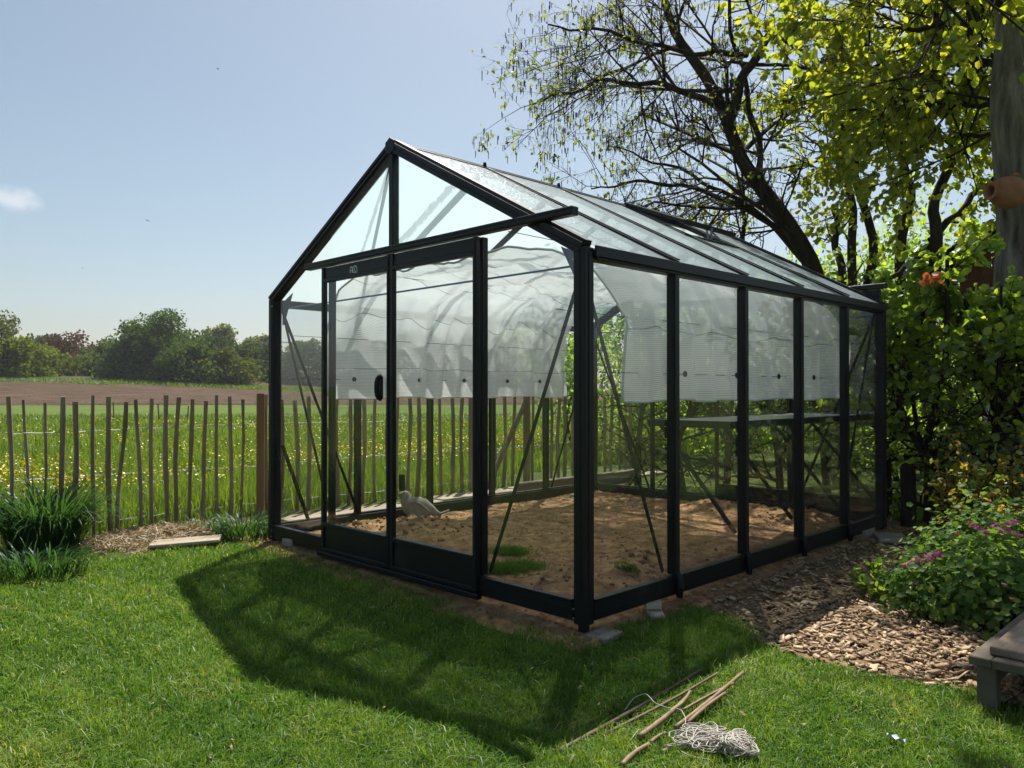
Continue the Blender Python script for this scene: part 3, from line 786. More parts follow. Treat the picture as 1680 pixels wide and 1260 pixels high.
gpart('vent_sill', lambda m: m.bar((vx0 - .01, VY, roof_z(VY) + .004), (vx1 + .01, VY, roof_z(VY) + .004), .034, .040, NR, .003))
def opener(m):
    a = Vector((xm, VY + .02, roof_z(VY) - .02)); b = Vector((xm, VY + .05, roof_z(VY) + .12))
    m.bar(a, b, .016, .006, (1, 0, 0)); m.bar(a + Vector((.03, 0, 0)), b + Vector((-.03, -.06, -.01)), .016, .006, (1, 0, 0))
    m.tube([a + Vector((-.09, .03, -.03)), a + Vector((.09, .01, -.02))], .012, 8)
    m.bar(a + Vector((0, -.10, .03)), b + Vector((0, -.02, 0)), .014, .006, (1, 0, 0))
gpart('vent_opener', opener, M['grey_alu'])

# gable and side glazing
def prism_x(m, x, poly, th=.004):
    n = len(poly)
    V = [(x - th / 2, y, z) for y, z in poly] + [(x + th / 2, y, z) for y, z in poly]
    F = [tuple(range(n)), tuple(range(2 * n - 1, n - 1, -1))] + [(i, i + n, (i + 1) % n + n, (i + 1) % n) for i in range(n)]
    m.add(V, [f[::-1] for f in F])
Y1, Y2, Y3 = .735, 1.500, 2.265              # front stiles
def under(y): return roof_z(y) - .055
DZ0, DZ1, TR0, TR1 = .020, 1.862, 1.955, 1.998
for xg, s in ((0.012, 1), (GL - .012, -1)):
    gpart('pane', lambda m: prism_x(m, xg, [(.05, .10), (Y1, .10), (Y1, under(Y1)), (.05, under(.05))]), M['glass'])
    gpart('pane', lambda m: prism_x(m, xg, [(Y3, .10), (GW - .05, .10), (GW - .05, under(GW - .05)), (Y3, under(Y3))]), M['glass'])
    gl = gpart('pane', lambda m: prism_x(m, xg, [(Y1 + .004, TR0), (GW / 2 - .012, TR0), (GW / 2 - .012, under(GW / 2 - .012)), (Y1 + .004, under(Y1))]), M['gable_glass'] if s > 0 else M['glass'])
    if s > 0: patterned(gl, 0)
    gl = gpart('pane', lambda m: prism_x(m, xg, [(GW / 2 + .012, TR0), (Y3 - .004, TR0), (Y3 - .004, under(Y3)), (GW / 2 + .012, under(GW / 2 + .012))]), M['gable_glass'] if s > 0 else M['glass'])
    if s > 0: patterned(gl, 0)
    def f(m):
        xa, xb = sorted((xg - .034 * s, xg + .02 * s)); m.bbox(xa, xb, GW / 2 - .020, GW / 2 + .020, TR1 + .002, HR - .05, .003)
    gpart('gable_bar', f)
    for yy in (Y1, Y3):
        def f(m):
            xa, xb = sorted((xg - .012 * s, xg + .03 * s)); m.bbox(xa, xb, yy - .017, yy + .017, .105, TR0 - .004, .003)
        gpart('glazing_bar', f)
for yw, s in ((0.010, 1), (GW - .010, -1)):
    for i in range(5):
        gpart('pane', lambda m: m.box(BAY * i + (.05 if i == 0 else .012), BAY * (i + 1) - (.05 if i == 4 else .012), yw - .002, yw + .002, .10, HE - .05), M['glass'])

# sliding doors in front of the gable, hung from the top track
def door(xp, s, ya, yb, name='sliding_door', handle_y=None, emblem=False, lock_y=None):
    """ya<yb, xp plane of the door, s=+1 faces -x (front)"""
    st = .030
    m = MB(); xa, xb = sorted((xp - .016 * s, xp + .016 * s))
    m.bbox(xa, xb, ya, ya + st, DZ0, TR0 - .006, .003); m.bbox(xa, xb, yb - st, yb, DZ0, TR0 - .006, .003)
    m.bbox(xa - .002, xb + .002, ya + st, yb - st, DZ1 - .014, DZ1 + .012, .003)
    m.bbox(xa - .004, xb + .004, ya + st, yb - st, .192, .216, .003)
    m.bbox(xa - .002, xb + .002, ya + st, yb - st, DZ0, DZ0 + .024, .003)
    D = m.build(name, fm, GH)
    gpart('kick_panel', lambda m: m.box(xp - .004, xp + .004, ya + st, yb - st, DZ0 + .024, .192), fm, D)
    hp = gpart('header_panel', lambda m: m.box(xp - .006, xp + .006, ya + st, yb - st, DZ1 + .012, TR0 - .008), fm, D)
    gpart('pane', lambda m: m.box(xp - .002, xp + .002, ya + st, yb - st, .216, DZ1 - .014), M['glass'], D)
    gpart('sealing_strip', lambda m: m.box(*sorted((xp - .017 * s, xp - .0195 * s)), ya + .006, ya + .014, DZ0 + .02, TR0 - .03), M['rubber'], D)
    if handle_y is not None:
        pts = [(xp - s * (.020 + .034 * max(0, math.sin(t)) ** .6), handle_y, 1.13 + .066 * -math.cos(t)) for t in np.linspace(0, math.pi, 11)]
        gpart('handle', lambda m: (m.tube(pts, .012, 10, squash=1.5), m.bbox(*sorted((xp - .016 * s, xp - .024 * s)), handle_y - .018, handle_y + .018, 1.06, 1.20, .004)), M['rubber'], D, True)
    if lock_y is not None:
        gpart('latch', lambda m: m.bbox(*sorted((xp + .016 * s, xp + .045 * s)), lock_y - .016, lock_y + .016, .50, .60, .004), M['rubber'], D)
    return D, hp
D1, hp1 = door(-.030, 1, 1.515, 2.298, handle_y=1.590)
D2, hp2 = door(-.030, 1, .722, 1.510, lock_y=1.445)
gpart('door_track', lambda m: (m.bbox(-.060, -.008, .025, 2.50, TR0, TR1, .004), m.box(-.0645, -.060, .03, 2.495, TR0 + .006, TR0 + .012), m.box(-.0645, -.060, .03, 2.495, TR1 - .014, TR1 - .008)))
gpart('door_sill', lambda m: (m.bbox(-.058, -.019, .70, 2.33, -.016, .016, .004),))
# emblem lettering on the left header panel: A C D in rounded strokes
def strokes(m, lines, r=.0028):
    for pl in lines: m.tube([(-.0375, y_, z_) for y_, z_ in pl], r, 6)
ey, ez, hh = 1.955, 1.899, .022
def arc(cy_, cz, ry, rz, a0, a1, n=9): return [(cy_ - ry * math.cos(math.radians(a)), cz + rz * math.sin(math.radians(a))) for a in np.linspace(a0, a1, n)]
def fem(m):
    A = [(ey, ez - hh)] + arc(ey - .012, ez + .006, .012, .016, 180, 0) + [(ey - .024, ez - hh)]
    strokes(m, [A, [(ey - .002, ez - .004), (ey - .022, ez - .004)]])
    strokes(m, [arc(ey - .048, ez, .020, hh, 40, 330)])
    strokes(m, [[(ey - .050, ez - .012), (ey - .050, ez + .012)], [(ey - .050, ez + hh)] + arc(ey - .058, ez, .020, hh, 90, 0, 7) + [(ey - .080, ez - hh), (ey - .050, ez - hh)]])
gpart('emblem', fem, M['emblem'], hp1)

# rear doors and their track, the right-hand one slid aside
door(GL + .030, -1, .030, .800, lock_y=None)
door(GL + .030, -1, .806, 1.570, lock_y=.84)
gpart('door_track', lambda m: m.bbox(GL + .008, GL + .060, -.020, 2.32, TR0, TR1, .004))
# diagonal wind braces
def brace(p0, p1, mat=None, w=.022, n=(1, 0, 0)):
    return gpart('brace', lambda m: (m.bar(p0, p1, w, .004, n), m.bar(Vector(p0) + Vector(n) * .006, Vector(p1) + Vector(n) * .006, .004, .010, n)), mat)
xi, yi = .052, .052
brace((xi, .045, 1.735), (xi, Y1 - .02, .115))
brace((xi, GW - .045, 1.735), (xi, Y3 + .02, .115))
brace((.045, yi, 1.735), (BAY - .03, yi, .115), n=(0, 1, 0))
brace((.045, GW - yi, 1.735), (BAY - .03, GW - yi, .115), n=(0, -1, 0))
brace((GL - .045, yi, 1.735), (GL - BAY + .03, yi, .115), n=(0, 1, 0))
brace((GL - .045, GW - yi, 1.735), (GL - BAY + .03, GW - yi, .115), n=(0, -1, 0))
brace((GL - xi, .045, 1.735), (GL - xi, Y1 - .02, .115), n=(-1, 0, 0))
brace((GL - xi, GW - .045, 1.735), (GL - xi, Y3 + .02, .115), n=(-1, 0, 0))
brace((.05, GW - yi - .012, .70), (.27, GW - yi - .012, .112), w=.03, n=(0, -1, 0))
for side in (0, 1):
    for xa, xb in ((.05, BAY - .04), (GL - .05, GL - BAY + .04)):
        def f(m):
            ya, yb = (.12, GW / 2 - .1) if side == 0 else (GW - .12, GW / 2 + .1)
            m.bar((xa, yb, roof_z(yb) - .045), (xb, ya, roof_z(ya) - .045), .024, .004, NR if side == 0 else NLf)
        gpart('brace', f)
# knee plates at the eaves, tie rods across
for xg in (.058, GL - .058):
    for yw, s in ((0, 1), (GW, -1)):
        gpart('knee_plate', lambda m: prism_x(m, xg, [(yw + .05 * s, HE - .20), (yw + .07 * s, HE - .20), (yw + .20 * s, HE + .03), (yw + .05 * s, HE - .03)][::(1 if s > 0 else -1)], .005), M['grey_alu'])
gpart('tie_rod', lambda m: m.tube([(.075, .05, HE - .075), (.075, GW - .05, HE - .075)], .006, 8), M['blue_wire'])
gpart('tie_rod', lambda m: m.tube([(GL - .075, .05, HE - .075), (GL - .075, GW - .05, HE - .075)], .006, 8), M['blue_wire'])

# ------------------------------------------------------------------ shade net strung inside
NET = empty('shade_net', g2w(0, 0, 0), GROT, 'white woven shade net draped under the glass roof with hanging sides', 'shade net')
prof = [(.22, 1.045), (.22, 1.28), (.215, 1.50), (.25, 1.56), (.40, 1.84), (.60, 1.95), (1.00, 1.955), (1.535, 1.93), (2.05, 1.965), (2.45, 1.965), (2.70, 1.88), (2.86, 1.60), (2.885, 1.50), (2.88, 1.28), (2.88, 1.045)]
pv = np.array(prof); sl = np.concatenate([[0], np.cumsum(np.hypot(*np.diff(pv, axis=0).T))])
nu, nvv = 260, 170
vv = np.linspace(0, sl[-1], nvv); PY, PZ = np.interp(vv, sl, pv[:, 0]), np.interp(vv, sl, pv[:, 1])
kern = np.array([1, 2, 1]) / 4.
PYs = np.convolve(np.pad(PY, 1, 'edge'), kern, 'valid'); PZs = np.convolve(np.pad(PZ, 1, 'edge'), kern, 'valid')
uu = np.linspace(0, 1, nu); UU, VV = np.meshgrid(uu, vv)
side_r = sstep(1.9, 1.2, VV) ; tt = VV / sl[-1]
x_start = .34 + .30 * sstep(.35, .12, tt); x_end = 3.18 + .50 * sstep(.55, .15, tt)
NX = x_start + (x_end - x_start) * UU
flap = np.maximum(sstep(.50, .35, VV), sstep(sl[-1] - .50, sl[-1] - .35, VV))
slope = np.maximum(sstep(.42, .55, VV) * sstep(1.25, .85, VV), sstep(sl[-1] - .42, sl[-1] - .55, VV) * sstep(sl[-1] - 1.25, sl[-1] - .85, VV))
ph1 = NX * 9.5 + 1.3 * np.sin(NX * 4.3) + .9 * VV; ph2 = NX * 21 + 2 * np.sin(NX * 3.1) - 2.2 * VV; ph3 = NX * 38 + 3 * np.sin(NX * 2.3 + 1) + 3.5 * VV
hemgather = 1 + 1.1 * np.exp(-((VV - .46) / .07) ** 2) + 1.1 * np.exp(-((VV - (sl[-1] - .46)) / .07) ** 2)
fold = (1.3 * (1 - 2 * np.abs(np.sin(ph1)) ** 1.3) + .6 * np.sin(ph2) + .25 * np.sin(ph3) * hemgather + .4 * wob(NX, VV, 4, 3)) * .8
NYY = PYs[:, None] + (.034 * flap + .026 * slope) * fold
sag = np.sin(NX * 2 * np.pi / BAY * 1.0 + .6)
mid = 1 - np.clip(flap + slope, 0, 1)
NZ = PZs[:, None] + mid * (.030 * sag + .030 * wob(NX, VV, 2.6, 6) + .018 * wob(NX, VV, 7, 1) + .008 * wob(NX, VV, 16, 5)) + slope * (.030 * fold + .03 * sag)
NZ = NZ + .012 * flap * wob(NX, VV * 0, 3.0, 2)
uvn = np.stack([NX.ravel(), VV.ravel()], 1)
grid_mesh('net', NX, NYY, NZ, M['net'], NET, True, uvn)
for row in (0, nvv - 1):
    MB().tube([(NX[row, i], NYY[row, i], NZ[row, i]) for i in range(0, nu, 2)], .006, 6).build('hem', M['hem'], NET, True)
fr_edge = [(NX[j, 0], NYY[j, 0], NZ[j, 0]) for j in range(0, nvv, 2)]
MB().tube(fr_edge, .008, 6).build('hem', M['hem'], NET, True)
for xgm in (1.114, 1.72, 2.30, 2.86, 3.50):
    MB().tube([(xgm, .150, 1.21), (xgm, .158, 1.21)], [.018, .018], 14).build('grommet', M['rubber'], NET)
for xgm in (.582, 1.233, 1.735, 2.277, 2.722):
    MB().tube([(xgm, 2.842, 1.20), (xgm, 2.850, 1.20)], [.018, .018], 14).build('grommet', M['rubber'], NET)
for y_, z_ in ((.235, 1.525), (.58, 1.97), (2.47, 1.985), (2.875, 1.52), (.205, 1.21), (2.90, 1.20)):
    MB().tube([(.06, y_, z_), (GL - .06, y_, z_)], .0022, 5).build('support_cord', M['rubber'], NET)

# ------------------------------------------------------------------ shelf along the right wall
SH = empty('staging_shelf', g2w(0, 0, 0), GROT, 'narrow grey metal shelf on struts along the right glass wall', 'shelf')
MB().bbox(1.47, GL - .07, .062, .66, .905, .914, .002).build('shelf_top', M['shelf'], SH)
m = MB(); m.bbox(1.462, GL - .068, .054, .062, .875, .920, .002); m.bbox(1.462, GL - .068, .66, .668, .875, .920, .002); m.bbox(1.462, 1.470, .062, .66, .875, .920, .002); m.build('shelf_rim', fm, SH)
for i in range(2, 6):
    x = BAY * i + (-.02 if i < 5 else -.10)
    MB().bar((x, .60, .89), (x, .045, .23), .020, .020, (1, 0, 0)).build('strut', fm, SH)
    MB().bar((x, .062, .885), (x, .655, .885), .020, .018).build('bracket', fm, SH)

# ------------------------------------------------------------------ paling fence
FN = empty('paling_fence', g2w(0, FENCE_Y, 0), GROT, 'rustic split chestnut paling fence along the meadow edge', 'fence')
def fence_x(px, zpix=760):
    d = ray(px, zpix); dg = (d.x * SY + d.y * CY, -d.x * CY + d.y * SY)
    return GC[0] + (FENCE_Y - GC[1]) / dg[1] * dg[0]
tops = [-60, -34, -8, 17, 42, 75, 102, 124, 152, 178, 202, 226, 248, 272, 291, 314, 336, 355, 378, 398, 436]
pal_x = [fence_x(p) for p in tops]
xx = pal_x[-1] + .16
while xx < 6.3:
    pal_x.append(xx); xx += rnd.uniform(.125, .205)
def ghz(x, dy=0.0):
    w = g2w(x, FENCE_Y + dy); return float(ground_h(w.x, w.y))
for x in pal_x:
    h = rnd.uniform(1.010, 1.075); lean = rnd.gauss(0, .022); w = rnd.uniform(.019, .029)
    zb = ghz(x) - .03; ph = rnd.uniform(0, 6); am = rnd.uniform(.003, .012)
    pts = [(x + lean * (t - .75) + am * math.sin(ph + t * 5.5), rnd.gauss(0, .003) + .004 * math.sin(ph * 2 + t * 4), zb + (h - zb) * t) for t in np.linspace(0, 1, 7)]
    MB().tube(pts, [w * rnd.uniform(.80, 1.15) for _ in pts], 6, squash=.7).build('pale', M['pale'], FN)
for zw in (.80, .43, .07):
    pts = []
    xs_ = np.arange(pal_x[0] - .3, 6.3, .035)
    for side in (1, -1):
        pts = [(x, side * .020 * math.cos(x / .15 * math.pi) , zw + .010 * math.sin(x * 1.9 + zw * 9) + .004 * math.sin(x * 23 + side)) for x in xs_]
        MB().tube(pts, .0014, 4).build('wire', M['wire'], FN)
for px, hh_, r_ in ((422, 1.085, .037), (768, 1.10, .040), (858, 1.12, .045)):
    x = fence_x(px); zb = ghz(x)
    MB().tube([(x, -.065, zb - .1), (x, -.065, hh_ - .012), (x, -.065, hh_)], [r_, r_, r_ * .9], 12).build('post', M['post'] if px == 422 else M['pale'], FN, False)
x = fence_x(858)
MB().tube([(x - .75, -.10, ghz(x) - .05), (x - .05, -.10, .98)], [.034, .030], 10).build('brace_post', M['pale'], FN)

# boards lying at the foot of the fence, behind the greenhouse
bx0 = .55
for k, (ln, dy) in enumerate(((1.75, -.40), (1.9, -.385), (2.1, -.41))):
    o = empty('ground_board', g2w(bx0, FENCE_Y + dy, .0), GROT + rnd.gauss(0, .006),
              ['bleached board at the fence foot, nearest to the greenhouse front', 'bleached middle board lying along the fence foot behind the glass', 'bleached board at the fence foot, farthest behind the greenhouse'][k], 'board', 'boards along the fence foot')
    w = g2w(bx0 + ln / 2, FENCE_Y + dy); z = float(ground_h(w.x, w.y))
    m = MB(); m.bbox(0, ln, -.14, .14, z - .01, z + .028, .004); m.build('board', M['plank'], o)
    bx0 += ln + .012
o = empty('timber_edging', g2w(3.2, 3.62, 0), GROT, 'low timber edging beam behind the far glass corner', 'timber')
MB().bbox(0, 2.2, -.05, .05, -.06, .10, .008).build('beam', M['bench_dark'], o)
# a loose board in the hay by the lawn
p = gnd(305, 893, -.02)
o = tag(MB().bbox(-.24, .24, -.085, .085, 0, .022, .004).build('loose_board', M['plank']), 'short flat board lying on the hay beside the lawn', 'board')
o.location = (p.x, p.y, float(ground_h(p.x, p.y)) + .035); o.rotation_euler = (.06, -.05, .22)

# hay and tall grasses at the fence foot
n = 5200
cx_ = rng.uniform(-1.15, .30, n); cy_ = rng.uniform(3.35, 4.25, n)
k = (((cx_ + .40) / .72) ** 2 + ((cy_ - 3.80) / .48) ** 2 < 1 + .25 * wob(cx_, cy_, 6, 2)); cx_, cy_ = cx_[k], cy_[k]; n = len(cx_)
wx_, wy_ = g2w_np(cx_, cy_)
hump = .06 * np.exp(-((cx_ + .35) / .5) ** 2 - ((cy_ - 3.9) / .3) ** 2)
P = np.stack([wx_, wy_, ground_h(wx_, wy_) + hump + rng.uniform(-.005, .02, n)], 1)
a = rng.uniform(0, 2 * np.pi, n); L_ = rng.uniform(.05, .16, n); el_ = rng.normal(0, .22, n)
dv = np.stack([np.cos(a) * np.cos(el_), np.sin(a) * np.cos(el_), np.sin(el_)], 1) * L_[:, None]
sd = np.stack([-np.sin(a), np.cos(a), rng.normal(0, .5, n)], 1) * (.0024)
V = np.stack([P - sd, P + sd, P + dv * .5 + sd + [0, 0, .008], P + dv * .5 - sd + [0, 0, .008], P + dv], 1).reshape(-1, 3)
f = np.array([(0, 1, 2), (0, 2, 3), (3, 2, 4)]); F = (f[None] + (np.arange(n) * 5)[:, None, None]).reshape(-1, 3)
o = np_mesh('hay', V, F, M['hay'], None, np.repeat(rng.uniform(size=n), 3))
tag(o, 'dry brown hay heaped on the ground under the fence', 'hay', kind='stuff')

def strap_clump(name, px, py, n, rad_, length, width, label, rng, zoff=0.0, rx=1.0):
    """clump of arching strap leaves"""
    p = gnd(px, py, -.05); E_ = empty(name, (p.x, p.y, float(ground_h(p.x, p.y))), 0, label, 'plant')
    m_ = 9
    a = rng.uniform(0, 2 * np.pi, n); rr_ = rad_ * np.sqrt(rng.uniform(0, 1, n))
    b = np.stack([rr_ * np.cos(a) * rx, rr_ * np.sin(a) * .8, np.zeros(n)], 1)
    out = a + rng.normal(0, .6, n)
    L_ = length * rng.uniform(.55, 1.1, n); th0 = rng.uniform(1.15, 1.55, n); bend = rng.uniform(.8, 2.6, n)
    V = np.zeros((n, m_ * 2, 3)); pos = b.copy(); hd = np.stack([np.cos(out), np.sin(out)], 1); sdv = np.stack([-np.sin(out), np.cos(out), np.zeros(n)], 1)
    for i in range(m_):
        t = i / (m_ - 1); w = width * np.where(t < .15, .6 + 2.6 * t, 1 - (max(t - .35, 0) / .65) ** 1.6 * .95)
        V[:, 2 * i] = pos - sdv * w / 2; V[:, 2 * i + 1] = pos + sdv * w / 2
        th = th0 - bend * t ** 1.4
        stp = (L_ / (m_ - 1))[:, None]
        pos = pos + np.concatenate([hd * np.cos(th)[:, None], np.sin(th)[:, None]], 1) * stp
    f = np.array([(2 * i, 2 * i + 1, 2 * i + 3, 2 * i + 2) for i in range(m_ - 1)])
    F = (f[None] + (np.arange(n) * m_ * 2)[:, None, None]).reshape(-1, 4)
    o = np_mesh('leaves', V.reshape(-1, 3), F, M['strap'], E_, np.repeat(np.clip(rng.normal(.45, .25, n), 0, 1), m_ - 1), True)
    o['kind'] = 'stuff'; return E_
strap_clump('tall_grass_clump', 72, 905, 620, .21, .66, .014, 'tall arching dark green grass clump in front of the fence', rng, rx=1.1)
strap_clump('low_grass_clump', 55, 942, 300, .22, .26, .009, 'low spreading green grass at the foot of the tall clump', rng, rx=1.5)
strap_clump('fence_grass_tuft', 405, 885, 330, .19, .30, .009, 'grey green grass tuft beside the left corner post', rng, rx=1.3)
strap_clump('fence_grass_tuft', 335, 875, 160, .14, .20, .008, 'small grass tuft behind the loose board at the fence', rng, rx=1.4)

# ------------------------------------------------------------------ trees
def leaf_quads(P, D, size, rng, droop=.25, hexa=True):
    """leaves at P pointing roughly along D; returns V, F(4), n faces per leaf"""
    n = len(P)
    d = D + rng.normal(0, .75, (n, 3)); d[:, 2] -= droop; d /= np.linalg.norm(d, axis=1)[:, None] + 1e-9
    u = rng.normal(0, 1, (n, 3)); u[:, 2] += 1.1
    s = np.cross(d, u); s /= np.linalg.norm(s, axis=1)[:, None] + 1e-9
    nn = np.cross(s, d)
    L_ = size[:, None]; W_ = L_ * rng.uniform(.32, .46, (n, 1))
    cup = L_ * .10
    if hexa:
        V = np.stack([P, P + d * L_ * .35 + s * W_ + nn * cup, P + d * L_ * .75 + s * W_ * .75 + nn * cup, P + d * L_, P + d * L_ * .75 - s * W_ * .75 + nn * cup, P + d * L_ * .35 - s * W_ + nn * cup], 1)
        f = np.array([(0, 1, 2, 3), (0, 3, 4, 5)]); k = 6
    else:
        V = np.stack([P, P + d * L_ * .5 + s * W_, P + d * L_, P + d * L_ * .5 - s * W_], 1); f = np.array([(0, 1, 2, 3)]); k = 4
    F = (f[None] + (np.arange(n) * k)[:, None, None]).reshape(-1, 4)
    return V.reshape(-1, 3), F, len(f)

def tubes_np(lines, nside):
    """lines: list of (pts Nx3 array, radii N) -> V, F"""
    Vs, Fs, o = [], [], 0
    an = np.linspace(0, 2 * np.pi, nside, endpoint=False)
    for pts, rad_ in lines:
        k = len(pts)
        t = np.gradient(pts, axis=0); t /= np.linalg.norm(t, axis=1)[:, None] + 1e-9
        ref = np.array([0, 0, 1.0]) if abs(t[0, 2]) < .85 else np.array([1.0, 0, 0])
        a = ref - t * (t @ ref)[:, None]; a /= np.linalg.norm(a, axis=1)[:, None] + 1e-9
        b = np.cross(t, a)
        V = pts[:, None, :] + (a[:, None, :] * np.cos(an)[None, :, None] + b[:, None, :] * np.sin(an)[None, :, None]) * np.asarray(rad_)[:, None, None]
        i = np.arange(k * nside).reshape(k, nside); j = np.roll(i, -1, axis=1)
        F = np.stack([i[:-1], j[:-1], j[1:], i[1:]], -1).reshape(-1, 4)
        Vs.append(V.reshape(-1, 3)); Fs.append(F + o); o += k * nside
    return np.vstack(Vs), np.vstack(Fs)

def grow(p, d, L_, r, lev, S, lines, rg):
    """recursive branch; S: dict of per-level settings"""
    nseg = max(3, int(L_ / S['seg'][lev])); step = L_ / nseg
    pts = [p.copy()]; rad_ = [r]; kids = []
    for i in range(nseg):
        t = (i + 1) / nseg
        d = d + rg.normal(0, S['wob'][lev], 3) + np.array([0, 0, S['up'][lev]]); d /= np.linalg.norm(d)
        p = p + d * step; pts.append(p.copy()); rad_.append(r * (1 - t * (1 - S['taper'])))
        if lev < S['max'] and t > S['bare'][lev]:
            for _ in range(rg.poisson(S['kids'][lev] / nseg / (1 - S['bare'][lev] + 1e-6))): kids.append((p.copy(), d.copy(), rad_[-1], t))
    lines.append((lev, np.array(pts), np.array(rad_)))
    for kp, kd, kr, t in kids:
        ax = rg.normal(0, 1, 3); ax -= kd * (ax @ kd); ax /= np.linalg.norm(ax)
        an = rg.normal(S['angle'][lev], .2)
        nd = kd * math.cos(an) + ax * math.sin(an)
        grow(kp, nd, L_ * S['len'][lev] * rg.uniform(.6, 1.15) * (1.15 - .5 * t), min(kr * .75, r * S['rk'][lev]), lev + 1, S, lines, rg)

def smooth_path(pts, n):
    pts = np.array(pts, float); t = np.linspace(0, 1, len(pts)); tt_ = np.linspace(0, 1, n)
    P = np.stack([np.interp(tt_, t, pts[:, k]) for k in range(3)], 1)
    for _ in range(2):
        P[1:-1] = P[1:-1] * .5 + (P[:-2] + P[2:]) * .25
    return P

SUNP = np.array([SUNV.x / SUNV.z, SUNV.y / SUNV.z])
SUN_GAPS = []       # places on the ground that the photograph shows in sunlight: crowns are thin above them
def cull_sun(P, keep_frac, rg):
    k = np.ones(len(P), bool)
    for (gx0, gy0, rx, ry, z0) in SUN_GAPS:
        hx = P[:, 0] - SUNP[0] * (P[:, 2] - z0); hy = P[:, 1] - SUNP[1] * (P[:, 2] - z0)
        inside = ((hx - gx0) / rx) ** 2 + ((hy - gy0) / ry) ** 2 < 1
        k &= ~(inside & (rg.uniform(size=len(P)) > keep_frac))
    return k
for px, py, rx, ry in ((1440, 1045, .60, .36), (1560, 1060, .40, .28), (1300, 1120, .30, .18), (1060, 1200, .50, .16), (1350, 1190, .4, .12), (300, 1050, 2.2, 1.6), (600, 1230, 1.1, .35), (1250, 1235, .3, .1), (1560, 960, .35, .3), (1630, 1030, .3, .25)):
    q_ = gnd(px, py); SUN_GAPS.append((q_.x, q_.y, rx, ry, -.07))
for px, py, Y, r_ in ((1570, 930, 4.3, .45), (1650, 870, 4.6, .45), (1600, 820, 5.0, .35), (1520, 430, 6.5, .42), (1480, 480, 6.6, .3)):
    q_ = at(px, py, Y); SUN_GAPS.append((q_.x, q_.y, r_, r_, q_.z))
for gxx_, gyy_, r_ in ((1.2, .8, .55), (2.4, .8, .55), (.4, 1.0, .5)):        # roof stays bright
    q_ = g2w(gxx_, gyy_); SUN_GAPS.append((q_.x, q_.y, r_, r_, 2.2))

def split_lines(lines, minlev):
    return [(p, r) for l, p, r in lines if l <= minlev], [(p, r) for l, p, r in lines if l > minlev]

def twig_points(lines, levs, per_m, rg, skip=.1):
    P, D = [], []
    for l, pts, r in lines:
        if l not in levs: continue
        seg = np.diff(pts, axis=0); ln = np.linalg.norm(seg, axis=1); L_ = ln.sum()
        m = rg.poisson(L_ * per_m)
        if m == 0: continue
        t = rg.uniform(skip, 1, m) * L_; c = np.concatenate([[0], np.cumsum(ln)]); i = np.clip(np.searchsorted(c, t) - 1, 0, len(seg) - 1)
        f_ = ((t - c[i]) / ln[i])[:, None]
        P.append(pts[i] + seg[i] * f_); D.append(seg[i] / ln[i][:, None])
    return (np.vstack(P), np.vstack(D)) if P else (np.zeros((0, 3)), np.zeros((0, 3)))

def make_tree(name, label, lines, leaf, leaf_lv, per_m, size, seed, bark, twig, cat='tree', group=None, droop=.25, trunk_lev=0, nsides=(12, 4), catkins=0, gap=.12, crown_name='crown', tint_mu=.5, hexa=True, extra_keep=None):
    rg = np.random.default_rng(seed)
    base = lines[0][1][0]
    T = empty(name, tuple(base), 0, label, cat, group)
    lo, hi = split_lines(lines, trunk_lev)
    off = base[None]
    V, F = tubes_np(lo, nsides[0]); np_mesh('trunk', V - off, F, bark, T, smooth=True)
    if hi:
        V, F = tubes_np(hi, nsides[1]); np_mesh('branches', V - off, F, twig, T, smooth=True)
    if per_m > 0:
        P, D = twig_points(lines, leaf_lv, per_m, rg)
        k = cull_sun(P, gap, rg)
        if extra_keep is not None: k &= extra_keep(P)
        P, D = P[k], D[k]
        V, F, m = leaf_quads(P, D, size * rg.uniform(.65, 1.25, len(P)), rg, droop, hexa)
        np_mesh(crown_name, V - off, F, leaf, T, np.repeat(np.clip(rg.normal(tint_mu, .24, len(P)), 0, 1), m))
    if catkins:
        P, D = twig_points(lines, leaf_lv, catkins, rg, .5)
        n = len(P); h = rg.uniform(.05, .11, n); w = .007
        V = np.stack([P + [w, 0, 0], P + [-w * .5, w, 0], P + [-w * .5, -w, 0], P + np.stack([np.full(n, w * .7), np.zeros(n), -h], 1), P + np.stack([np.full(n, -w * .4), np.full(n, w * .6), -h], 1), P + np.stack([np.full(n, -w * .4), np.full(n, -w * .6), -h], 1)], 1)
        f = np.array([(0, 1, 4, 3), (1, 2, 5, 4), (2, 0, 3, 5)]); F = (f[None] + (np.arange(n) * 6)[:, None, None]).reshape(-1, 4)
        np_mesh('catkins', V.reshape(-1, 3) - off, F, M['catkin'], T, np.repeat(rg.uniform(size=n), 3))['kind'] = 'stuff'
    return T

def limb(path_px, Y, r0, r1, n=16, Ys=None):
    pts = [np.array(at(px, py, Y if Ys is None else Ys[i])) for i, (px, py) in enumerate(path_px)]
    P = smooth_path(pts, n); t = np.linspace(0, 1, n); h_ = hash((round(path_px[-1][0]), round(path_px[-1][1]))) % 97
    amp = .035 * np.linalg.norm(P[-1] - P[0]) / 3 * np.sin(np.pi * t) ** .5 * min(1, .12 / max(r0, .02))
    P[:, 0] += amp * np.sin(t * 19 + h_); P[:, 2] += amp * np.sin(t * 23 + 2 * h_) ; P[:, 1] += amp * np.sin(t * 17 + 3 * h_)
    return P, np.linspace(r0, r1, n)

